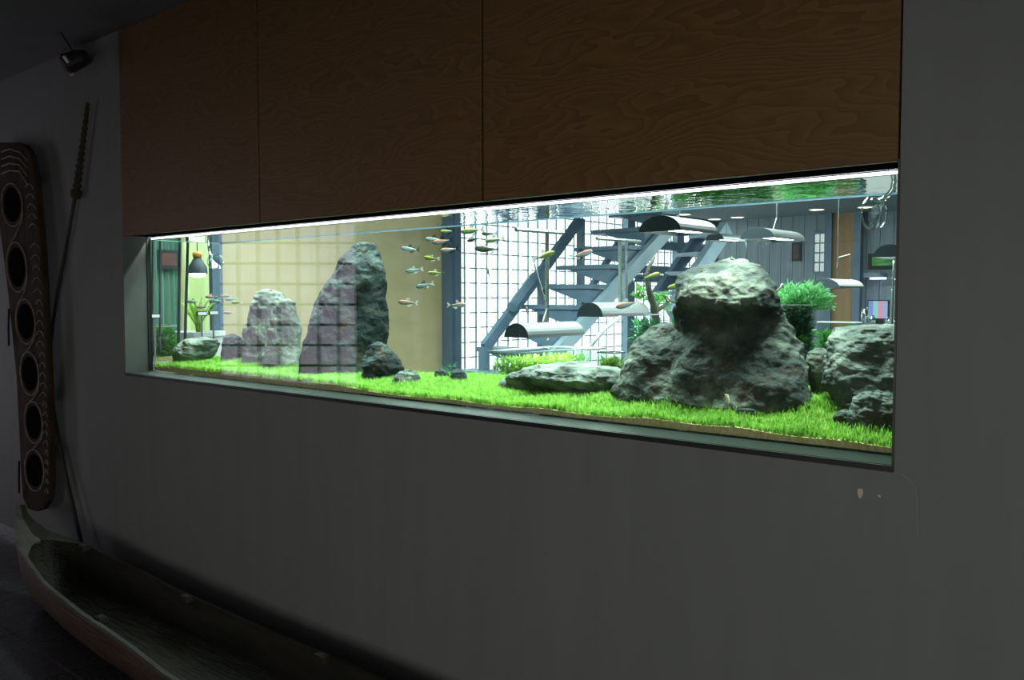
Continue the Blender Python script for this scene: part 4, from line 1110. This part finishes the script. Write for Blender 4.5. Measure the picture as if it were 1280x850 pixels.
# framed plant picture on the back wall
A = PY(1085, 337, wy); B = PY(1118, 316, wy)
t = thing('wall_picture', 'framed picture of green plants hanging on the slate wall by the dark post', 'picture', ((A.x + B.x) / 2, wy, A.z))
MB().box((A.x, wy, A.z), (B.x, wy + .025, B.z)).build('frame', M['black'], t)
MB().box((A.x + .06, wy - .004, A.z + .06), (B.x - .03, wy, B.z - .05)).build('print', mat('plant_print', srgb(50, 120, 60), srgb(120, 190, 110), rough=.6, scale=5, stretch=(1, 1, 3)), t)
A = PY(1008, 326, wy); B = PY(1020, 302, wy)
t = thing('wall_picture', 'small dark reddish framed picture on the slate boards', 'picture', ((A.x + B.x) / 2 - .3, wy, A.z))
MB().box((A.x - .25, wy, A.z), (B.x - .25, wy + .025, B.z)).build('frame', M['black'], t)
MB().box((A.x - .22, wy - .004, A.z + .04), (B.x - .28, wy, B.z - .04)).build('print', mat('red_print', srgb(70, 60, 70), srgb(96, 66, 72), rough=.6, scale=6), t)
# shelf with tiny lamp beside the picture
A = PY(1070, 347, wy - .3); B = PY(1100, 341, wy - .3)
t = thing('wall_shelf', 'short shelf with a violet glowing strip by the dark post', 'shelf', ((A.x + B.x) / 2, wy - .2, A.z))
MB().box((A.x + .12, wy - .3, A.z), (B.x, FY1 - .03, B.z)).build('board', M['slate'], t)
MB().box((A.x + .2, wy - .29, A.z - .03), (A.x + .42, wy - .2, A.z - .001)).build('light', emit('violet_strip', (.6, .6, 1, 1), 4), t)

# ------------------------------------------------------------------ staircase
st = thing('staircase', 'blue-grey steel staircase with open treads rising before the lattice window', 'staircase', PZ(700, 700, 0) * 0 + Vector((-5.4, 6.6, 0)))
S0 = PD(692, 446, 8.5); S1 = PD(842, 280, 9.95)
dS = (S1 - S0); S0 = S0 - dS * .62; S1 = S1 + dS * .04
MB().beam(S0, S1, .07, .14).build('stringer', M['steel_l'], st)
R0 = PD(605, 436, 8.6); R1 = PD(724, 276, 10.3)
# handrail and newel
MB().beam(R0, R1, .05, .12).build('handrail', M['steel'], st)
MB().box((R0.x - .04, R0.y - .04, 0), (R0.x + .04, R0.y + .04, R0.z + .02)).build('newel_post', M['steel'], st)
MB().tube([PD(640, 384, 8.9), PD(668, 346, 9.45)], .055, 8).build('rail_sleeve', M['steel'], st)
for (x, y, y2) in ((673, 340, 455), (733, 275, 402)):
    tt = (x - 605) / (724 - 605); p = R0.lerp(R1, min(tt, 1.02))
    dd = (p - CAM).dot(H); q = PD(x, y2, dd)
    MB().box((p.x - .035, p.y - .035, max(q.z, .2)), (p.x + .035, p.y + .035, p.z)).build('baluster', M['steel'], st)
I0 = PD(706, 414, 8.8); I1 = PD(773, 303, 9.9)
MB().beam(I0, I1, .04, .07).build('inner_rail', M['steel'], st)
hv = Vector((dS.x, dS.y, 0)).normalized(); lv = Vector((-hv.y, hv.x, 0))
if lv.x > 0: lv = -lv
NT = 11
for i in range(NT):
    u = (i + .6) / NT
    p = S0.lerp(S1, u) + Vector((0, 0, .16))
    if p.z < .1: continue
    a = p + lv * .02; b = p + lv * .78
    td = MB().beam(a, b, .30, .045).build('tread', M['steel'], st)
    # folded bracket plate under the tread
    q0 = p - Vector((0, 0, .025)); e1 = hv * .13
    vs = [q0 + lv * .05 - e1, q0 + lv * .62 - e1, q0 + lv * .05 - e1 - Vector((0, 0, .17)), q0 + lv * .05 + e1, q0 + lv * .62 + e1, q0 + lv * .05 + e1 - Vector((0, 0, .17))]
    MB().add(vs, [(0, 1, 2), (5, 4, 3), (0, 3, 4, 1), (1, 4, 5, 2), (2, 5, 3, 0)]).build('bracket', M['steel'], st)
# second flight beyond
U0 = PD(838, 392, 10.8); U1 = PD(908, 285, 11.6)
MB().beam(U0, U1, .1, .2).build('upper_stringer', M['steel_l'], st)
V0 = PD(815, 378, 11.2); V1 = PD(880, 288, 12.0)
MB().beam(V0, V1, .08, .16).build('upper_stringer', M['steel'], st)
for i in range(4):
    u = (i + .8) / 4.4
    a = U0.lerp(U1, u) + Vector((0, 0, .05)); b = V0.lerp(V1, u) + Vector((0, 0, .05)); b.z = a.z
    MB().beam(a, b, .30, .05).build('tread', M['steel'], st)

# ------------------------------------------------------------------ objects seen through the end pane (picture left)
XE = -6.3
def PE(x, y): return PX(x, y, XE)
PXW = FX0 + .10
A = PX(197, 336, PXW); B = PX(223, 313, PXW)
t = thing('wall_picture', 'dark framed picture with reddish print seen through the end pane', 'picture', (PXW, (A.y + B.y) / 2, A.z))
MB().box((PXW - .01, A.y, A.z), (PXW + .02, B.y, B.z)).build('frame', M['lampdark'], t)
MB().tube([(PXW, (A.y + B.y) / 2, B.z), (PXW, (A.y + B.y) / 2, CEIL)], .003, 6).build('hanging_wire', M['rod'], t)
MB().box((PXW + .02, A.y + .03, A.z + .03), (PXW + .024, B.y - .03, B.z - .03)).build('print', mat('mixed_print', srgb(90, 80, 96), srgb(150, 96, 80), rough=.6, scale=9), t)
# teal curtain panel at the left
A = PX(183, 380, FX0 + .06); B = PX(226, 380, FX0 + .06)
cu = MB(); n = 60; pts = []
for i in range(n + 1):
    y = A.y - .25 + (B.y - A.y + .25) * i / n
    pts.append((FX0 + .06 + .025 * math.sin(i * 1.1), y))
rr = [[(x, y, z) for (x, y) in pts] + [(x - .004, y, z) for (x, y) in pts[::-1]] for z in (.04, 2.75)]
tag(cu.loft(rr).build('curtain', leafmat('teal_curtain', srgb(150, 206, 188), srgb(168, 220, 202), 3, .3, .8)), 'pale teal pleated curtain seen through the end pane', 'curtain')
# pendant lamp, bell shade with orange top
c = PE(247, 342)
t = thing('pendant_lamp', 'dark bell pendant lamp with an orange cap seen through the end pane', 'lamp', c)
prof = [(.075, 0), (.07, .05), (.045, .09), (.028, .12), (.026, .135), (.022, .135), (.024, .12), (.04, .088), (.064, .05), (.07, .002)]
MB().loft([[(c.x + r * math.cos(q * math.pi / 10), c.y + r * math.sin(q * math.pi / 10), c.z + z) for q in range(20)] for r, z in prof], cap=False).build('shade', M['lampdark'], t, smooth=True)
MB().loft([[(c.x + r * math.cos(q * math.pi / 10), c.y + r * math.sin(q * math.pi / 10), c.z + z) for q in range(20)] for r, z in ((.034, .125), (.036, .15), (.03, .168), (.006, .17))]).build('cap', mat('orange_cap', srgb(214, 150, 70), rough=.4), t, smooth=True)
MB().tube([(c.x, c.y, c.z + .168), (c.x, c.y, CEIL)], .004, 6).build('cord', M['lampdark'], t)
MB().loft([[(c.x + r * math.cos(q * math.pi / 8), c.y + r * math.sin(q * math.pi / 8), c.z + z) for q in range(16)] for r, z in ((.01, -.03), (.055, -.02), (.06, 0), (.03, .01))]).build('bulb', M['bulb'], t, smooth=True)
for (x0, x1, lab) in ((187, 187, 'thin dark hose hanging near the end pane edge'), (191, 190, 'thin dark hose hanging near the end pane edge'), (200, 200, 'thin dark hose hanging near the end pane edge'), (225, 223, 'pair of thick hanging cables beside the pendant lamp'), (235, 231, 'pair of thick hanging cables beside the pendant lamp')):
    X_ = -5.05
    a = PX(x0, 296, X_); b = PX(x1, 440, X_)
    top_ = a + (a - b).normalized() * ((CEIL - a.z) / ((a - b).normalized().z)); 
    o = MB().tube([b, a, top_], .006 if x0 < 210 else .009, 7).build('hanging_cable', M['lampdark'])
    tag(o, lab, 'cable', 'hanging cables')
planted_tank('tank of leafy green plants seen through the end pane', -5.2, 150, 190, 226, 408, 1.10, M['leaf_g'], 1500, 'leafy green plants in the tank seen through the end pane', .07, stand_label='white cabinet under the tank seen through the end pane')
# arching leaf plant beside
c = PX(248, 416, -6.0)
f = MB()
for i in range(34):
    a = random.uniform(0, 2 * math.pi); l = random.uniform(.22, .42); dr = Vector((math.cos(a), math.sin(a), 0)); sd = Vector((-dr.y, dr.x, 0))
    prev = None
    for k_ in range(5):
        u = k_ / 4; p = c + dr * (l * .55 * u ** 1.3) + Vector((0, 0, l * (u * 1.2 - .5 * u * u))); wv = .016 * (1 - u) ** .6 + .001
        cur = (p + sd * wv, p - sd * wv)
        if prev: f.add([prev[0], prev[1], cur[1], cur[0]], [(0, 1, 2, 3)])
        prev = cur
pl = thing('potted_plant', 'arching strap-leaved potted plant below the pendant lamp', 'plant', (c.x, c.y, 0))
f.build('leaves', M['leaf_y'], pl)
MB().loft([[(c.x + r * math.cos(q * math.pi / 9), c.y + r * math.sin(q * math.pi / 9), z) for q in range(18)] for r, z in ((.13, 0), (.17, c.z - .02), (.19, c.z - .02), (.19, c.z + .01), (.15, c.z + .01), (.14, c.z - .03))]).build('pot', M['white'], pl, smooth=False)
# pale green leafy screen behind the plant
A = PX(226, 300, -7.0); B = PX(262, 300, -7.0)
t = thing('folding_screen', 'pale green folding screen behind the pendant lamp', 'screen', (-7.0, (A.y + B.y) / 2, 0))
for i in range(3):
    ya_ = A.y + (B.y - A.y) * i / 3; yb_ = A.y + (B.y - A.y) * (i + 1) / 3
    s = .04 if i % 2 else -.04
    MB().beam((-7.0 - s, ya_, 1.3), (-7.0 + s, yb_, 1.3), .02, 2.56).build('panel', mat('screen_paper_%d' % i, srgb(196, 214, 150), srgb(206, 220, 168), rough=.8, scale=2), t)
# bright labels on a shelf edge
for (x0, x1, y, lab) in ((247, 259, 392, 'white glowing shelf label before the dark post, nearer the plant'), (262, 273, 391, 'white glowing shelf label crossing the dark post'), (188, 200, 395, 'white glowing shelf label over the tank seen through the end pane')):
    A = PX(x0, y + 3, -5.0); B = PX(x1, y - 3, -5.0)
    t = thing('shelf_label', lab, 'label', ((-5.0), (A.y + B.y) / 2, A.z), 'lit shelf labels')
    MB().box((-5.015, A.y, A.z), (-5.0, B.y, B.z)).build('case', M['lampdark'], t)
    MB().box((-5.0, A.y + .004, A.z + .005), (-4.998, B.y - .004, B.z - .005)).build('lit_face', emit('label_glow', (.9, .95, 1, 1), 1.2), t)
    MB().tube([(-5.01, (A.y + B.y) / 2, A.z), (-5.01, (A.y + B.y) / 2, 0)], .006, 6).build('stem', M['rod'], t)

# ================================================================== near room things
# ---- dugout canoe
cn = thing('dugout_canoe', 'dark weathered dugout canoe lying on the floor along the grey wall', 'canoe', (-2.4, 1.5, 0))
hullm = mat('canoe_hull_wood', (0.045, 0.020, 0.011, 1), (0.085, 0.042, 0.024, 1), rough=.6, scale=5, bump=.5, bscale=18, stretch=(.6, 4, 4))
innm = mat('canoe_shaded_wood', (0.010, 0.009, 0.006, 1), (0.021, 0.018, 0.011, 1), rough=.85, spec=.25, scale=6, bump=.5, bscale=20, stretch=(.6, 4, 4))  # wood darkened to carry the shade inside the canoe
rimm = mat('canoe_rim_wood', (0.045, 0.040, 0.034, 1), (0.085, 0.076, 0.066, 1), rough=.55, scale=9, bump=.3, stretch=(.6, 4, 4))
NEAR = [PZ(x, y, z) for x, y, z in ((19.5, 633, .42), (20, 650, .375), (19, 671, .33), (24, 688, .305), (43, 715, .285), (65, 739, .275), (108, 771.5, .262), (162, 809, .254), (206, 844.6, .25))]
FAR = [PZ(x, y, z) for x, y, z in ((32.5, 633, .42), (36, 643, .395), (42, 652, .37), (67.6, 664.6, .335), (103, 678, .30), (162, 706.6, .268), (224.6, 739, .256), (350, 794, .25), (481, 847, .25))]
tipx = min(p.x for p in NEAR + FAR)
def side(pts, x):
    q = sorted((p.x, p.y) for p in pts); return float(np.interp(x, [a[0] for a in q], [a[1] for a in q]))
def rimz(x):
    q = sorted([(p.x, p.z) for p in NEAR + FAR]); return float(np.interp(x, [a[0] for a in q], [a[1] for a in q]))
ST = []
for i in range(15):
    x = tipx + (-2.45 - tipx) * (i / 14) ** 1.7
    yn, yf = side(NEAR, x), side(FAR, x)
    k_ = min(1, (x - tipx) / .5); cy = (yn + yf) / 2; hw = max(.022, (yf - yn) / 2)
    ST.append((x, cy, hw, rimz(x), .29 * (1 - k_) ** 2))
c_, h_w = ST[-1][1], ST[-1][2]
for (x, k_, zr, zb_) in ((-1.9, 1.0, .25, 0), (-1.3, 1.0, .25, 0), (-.7, 1.0, .25, 0), (-.1, .95, .255, 0), (.4, .84, .27, .01), (.9, .58, .30, .05), (1.15, .32, .35, .12), (1.3, .09, .41, .28)):
    ST.append((x, c_, h_w * k_, zr, zb_))
XS = np.array([s[0] for s in ST])
def stn(x): return [float(np.interp(x, XS, [s[c] for s in ST])) for c in (1, 2, 3, 4)]
xs = np.concatenate([np.linspace(tipx, tipx + .5, 26), np.linspace(tipx + .55, .8, 60), np.linspace(.85, 1.3, 16)])
HOL = tipx + .40
nU = 25
outer = MB(); rings = []
for x in xs:
    cy, hw, zr, zb_ = stn(x)
    rings.append([(x, cy - hw * math.cos(math.pi * k / (nU - 1)) * (1 if abs(math.cos(math.pi * k / (nU - 1))) > .0 else 1), zr - (zr - zb_) * math.sin(math.pi * k / (nU - 1)) ** 1.15) for k in range(nU)])
n = nU; vs = [q for R_ in rings for q in R_]; fs = []
for i in range(len(rings) - 1):
    for k in range(n - 1): fs.append((i * n + k, i * n + k + 1, (i + 1) * n + k + 1, (i + 1) * n + k))
outer.add(vs, fs); outer.build('hull', hullm, cn, smooth=True)
# inner hollow and rim
xi = [x for x in xs if HOL <= x <= .95]
inner = MB(); rings = []
for i, x in enumerate(xi):
    cy, hw, zr, zb_ = stn(x)
    e = min(1.0, (x - HOL + .005) / .16, (.955 - x) / .16); e = math.sqrt(max(e, .0))
    th = .014; hi = max((hw - th) * (.25 + .75 * e), .004); dz = (zr - zb_ - .035) * max(e, .02)
    rings.append([(x, cy - hi * math.cos(math.pi * k / (nU - 1)), zr - .002 - dz * math.sin(math.pi * k / (nU - 1)) ** .9) for k in range(nU)])
vs = [q for R_ in rings for q in R_]; fs = []
for i in range(len(rings) - 1):
    for k in range(n - 1): fs.append((i * n + k, (i + 1) * n + k, (i + 1) * n + k + 1, i * n + k + 1))
fs.append(tuple(range(n))); fs.append(tuple((len(rings) - 1) * n + k for k in range(n)))
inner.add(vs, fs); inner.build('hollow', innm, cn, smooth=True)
# rim: flat top between outer edge and hollow edge, end decks solid
for s in (-1, 1):
    rim = MB(); cs = []
    for x in xs:
        cy, hw, zr, zb_ = stn(x)
        if HOL <= x <= .95:
            e = math.sqrt(max(0, min(1.0, (x - HOL + .005) / .16, (.955 - x) / .16))); hi = max((hw - .014) * (.25 + .75 * e), .004)
        else: hi = 0.0
        a_ = (x, cy + s * (hw + .003), zr - .010); b_ = (x, cy + s * (hw + .002), zr + .004); c_ = (x, cy + s * hi, zr + .004); d_ = (x, cy + s * hi, zr - .012)
        cs.append([a_, b_, c_, d_])
    rim.loft(cs)
    rim.build('gunwale', rimm if s < 0 else innm, cn)  # far rim takes the shade-darkened wood, near rim the lighter one
# lashing lugs along the gunwales
for (x, s) in ((PZ(93, 683, .31).x, 1), (PZ(236, 748, .255).x, 1), (PZ(398, 824, .25).x, 1), (PZ(120, 776, .26).x, -1)):
    cy, hw, zr, zb_ = stn(x)
    y = cy + s * (hw - .022)
    lg = MB().add([(x - .035, y - s * .03, zr - .012), (x + .035, y - s * .03, zr - .012), (x + .035, y + s * .012, zr - .012), (x - .035, y + s * .012, zr - .012),
                   (x - .026, y - s * .026, zr + .014), (x + .026, y - s * .026, zr + .014), (x + .026, y + s * .008, zr + .014), (x - .026, y + s * .008, zr + .014)],
                  [(0, 3, 2, 1), (4, 5, 6, 7), (0, 1, 5, 4), (1, 2, 6, 5), (2, 3, 7, 6), (3, 0, 4, 7)])
    lo = lg.build('lug', innm, cn); bevel(lo, .004, 2)
    MB().loft([[(x + .008 * math.cos(q * math.pi / 5), y - s * .008 + .008 * math.sin(q * math.pi / 5), zr + z) for q in range(10)] for z in (.0135, .0148)]).build('lug_shade_dot', M['black'], lo)  # dark disc on top, painting the shade of a bored hole

# ---- carved board hung on the wall
YBF = 1.94; YBK = 1.975
outl = [(-14, 182), (0, 178), (20, 178), (30, 181), (38, 193), (43, 225), (47, 262), (51, 310), (54, 360), (57, 420), (60, 490), (62, 560), (62, 605), (59, 627), (53, 637), (44, 639.5), (34, 636), (28, 622), (26, 590), (23, 530), (20, 470), (15, 420), (10, 370), (4, 320), (-3, 270), (-10, 225)]
cb = thing('carved_board', 'tall narrow carved wooden board with a chain of oval hollows on the wall', 'carving', PY(42, 640, YBK))
brdm = mat('carved_wood', (0.030, 0.019, 0.012, 1), (0.056, 0.036, 0.024, 1), rough=.9, spec=.1, scale=8, bump=.6, bscale=30, stretch=(3, 3, .8))
linem = mat('lime_line', (0.24, 0.225, 0.19, 1), (0.12, 0.11, 0.09, 1), rough=.9, scale=30)
b = MB(); n = len(outl)
fr0 = [PY(x, y, YBF) for x, y in outl]; bk0 = [Vector((p.x, YBK, p.z)) for p in fr0]
b.add(fr0 + bk0, [tuple(range(n)), tuple(range(2 * n - 1, n - 1, -1))] + [(i, (i + 1) % n, n + (i + 1) % n, n + i) for i in range(n)])
bevel(b.build('board', brdm, cb), .008, 3)
for (x, y) in ((22, 230), (40, 560)):
    p = PY(x, y, YBK - .002); MB().box((p.x - .03, p.y, p.z - .02), (p.x + .03, WY - .001, p.z + .02)).build('wall_bracket', M['black'], cb)
ovals = [(15, 256, 13, 27), (21, 334, 12.5, 31), (32, 402, 12, 28), (37, 467, 11.5, 27), (42, 528, 11, 26), (43, 588, 12, 26)]
for i, (ox, oy, rx, ry) in enumerate(ovals):
    def el(s, yy, t0=0, t1=2 * math.pi, n_=30): return [PY(ox + rx * s * math.cos(t0 + (t1 - t0) * q / n_) + .06 * (ry * s * math.sin(t0 + (t1 - t0) * q / n_)), oy + ry * s * math.sin(t0 + (t1 - t0) * q / n_), yy) for q in range(n_)]
    e0 = el(.78, YBF - .001); e1 = el(.70, YBF - .0035)
    h_ = MB().loft([el(.82, YBF + .004), el(.80, YBF - .0012), el(.3, YBF - .0008)]); h_.build('oval_shade', M['matte'], cb)  # flat black disc painting the shade inside a carved oval
    rg = el(1.0, YBF - .001) ; rg.append(rg[0])
    MB().tube(rg, .0040, 6, cap=False).build('oval_rim', linem, cb)
    # flowing scroll line to the next oval
    if i < len(ovals) - 1:
        nx_, ny_, nrx, nry = ovals[i + 1]
        s_ = [PY(ox + rx * 1.05, oy + ry * .35, YBF - .001), PY(ox + rx * .9, oy + ry * .8, YBF - .001), PY((ox + nx_) / 2 + 2, (oy + ry + ny_ - nry) / 2, YBF - .001), PY(nx_ - nrx * .8, ny_ - nry * .8, YBF - .001), PY(nx_ - nrx * 1.05, ny_ - nry * .3, YBF - .001)]
        MB().tube(s_, .0038, 6).build('scroll_line', linem, cb)
    # short curved strokes down the outer edge
    edge = lambda y: float(np.interp(y, [178, 225, 262, 310, 360, 420, 490, 560, 605], [24, 43, 47, 51, 54, 57, 60, 62, 62]))
    for k_ in range(5):
        yy = oy - ry * .9 + k_ * ry * .46
        xe = edge(yy) - 2; xs_ = max(ox + rx * 1.12, xe - 10)
        if xe - xs_ < 3: xs_ = xe - 4
        MB().tube([PY(xs_ + (xe - xs_) * q / 6, yy + 3 + q / 6 * 1.5 - 5.5 * math.sin(math.pi * q / 6) ** .8, YBF - .001) for q in range(7)], .0034, 5).build('stroke', linem, cb)
for k_ in range(4):
    MB().tube([PY(2, 190 + k_ * 9, YBF - .001), PY(12, 186 + k_ * 9, YBF - .001), PY(24, 190 + k_ * 8, YBF - .001), PY(34, 200 + k_ * 10, YBF - .001)], .0045, 5).build('stroke', linem, cb)
for (x, y0, y1, yy) in ((11, 386, 432, 1), (24, 576, 616, 1)):
    MB().tube([PY(x, y0, YBF), PY(x - .5, (y0 + y1) / 2, YBF - .01), PY(x, y1, YBF - .004)], .006, 5).build('fibre_tassel', innm, cb)

# ---- spear with wrapped head and a slim pole against the wall
spm = mat('spear_wood', (0.018, 0.014, 0.011, 1), (0.03, 0.024, 0.018, 1), rough=.6, scale=20)
bindm = mat('fibre_binding', (0.035, 0.027, 0.018, 1), (0.075, 0.058, 0.036, 1), rough=.9, scale=60, bump=.8)
sr = thing('spear', 'long thin spear with a fibre-wrapped head leaning on the wall by the carved board', 'spear', PY(64, 470, 2.03))
MB().tube([PY(95, 240, 2.035), PY(84, 300, 2.035), PY(73, 360, 2.032), PY(66, 405, 2.03), PY(61, 455, 2.03), PY(57, 500, 2.036)], .0095, 8).build('shaft', spm, sr, smooth=True)
pts = []; rad = []
for i in range(60):
    u = i / 59; x = 95 + (110 - 95) * u; y = 242 + (128 - 242) * u
    pts.append(PY(x, y, 2.02)); rad.append((.020 - .010 * u) * (1 + .22 * math.sin(u * 90)) if i > 2 else .028)
rad[-1] = .004
MB().tube(pts, rad, 10).build('wrapped_head', bindm, sr, smooth=True)
MB().tube([PY(94.5, 247, 2.02), PY(95.5, 240, 2.02)], [.024, .03], 10).build('collar', bindm, sr)
po = thing('slim_pole', 'slim dark pole slanting down behind the canoe from the carved board', 'pole', PY(118, 745, 1.975))
MB().tube([PY(63, 470, 2.004), PY(67, 510, 2.004), PY(76, 565, 2.0), PY(88, 620, 1.995), PY(104, 688, 1.985), PY(118, 745, 1.975)], [.006, .0085, .010, .0115, .012, .012], 8).build('shaft', spm, po, smooth=True)

# ---- spotlight near the ceiling
sl = thing('wall_spotlight', 'dark spotlight with white ring clips on a wall box near the ceiling', 'spotlight', PY(106, 72, WY))
A = PY(97, 87, WY); B = PY(114, 60, WY)
bx = MB().box((A.x, WY - .09, A.z), (B.x, WY, B.z)).build('wall_box', M['ceiling'], sl); bevel(bx, .01, 2)
c = PY(93, 76, WY - .16); ax = Vector((-.25, -.75, -.45)).normalized()
q0 = c - ax * .07
MB().tube([q0, c - ax * .03, c + ax * .03, c + ax * .05], [.03, .045, .05, .05], 16).build('lamp_head', M['black'], sl, smooth=False)
MB().tube([c + ax * .051, c + ax * .056], [.043, .04], 16).build('lens', mat('red_brown_lens', (.05, .012, .010, 1), rough=.2), sl)
a1 = ax.orthogonal().normalized(); a2 = ax.cross(a1)
for k_ in range(3):
    ang = k_ * 2.1 + .5
    MB().tube([c + ax * .04 + (a1 * math.cos(ang + d_) + a2 * math.sin(ang + d_)) * .052 for d_ in np.linspace(-.35, .35, 7)], .009, 6).build('clip', mat('white_clip_%d' % k_, srgb(205, 205, 200), rough=.4), sl, smooth=True)
MB().tube([q0 + ax * .01, Vector((A.x + .03, WY - .05, (A.z + B.z) / 2))], .012, 8).build('swivel_arm', M['black'], sl)
MB().tube([c + Vector((-.02, 0, .05)), c + Vector((-.10, -.02, .15)), Vector((c.x - .14, c.y - .03, CEIL))], .004, 6).build('cable', M['black'], sl)
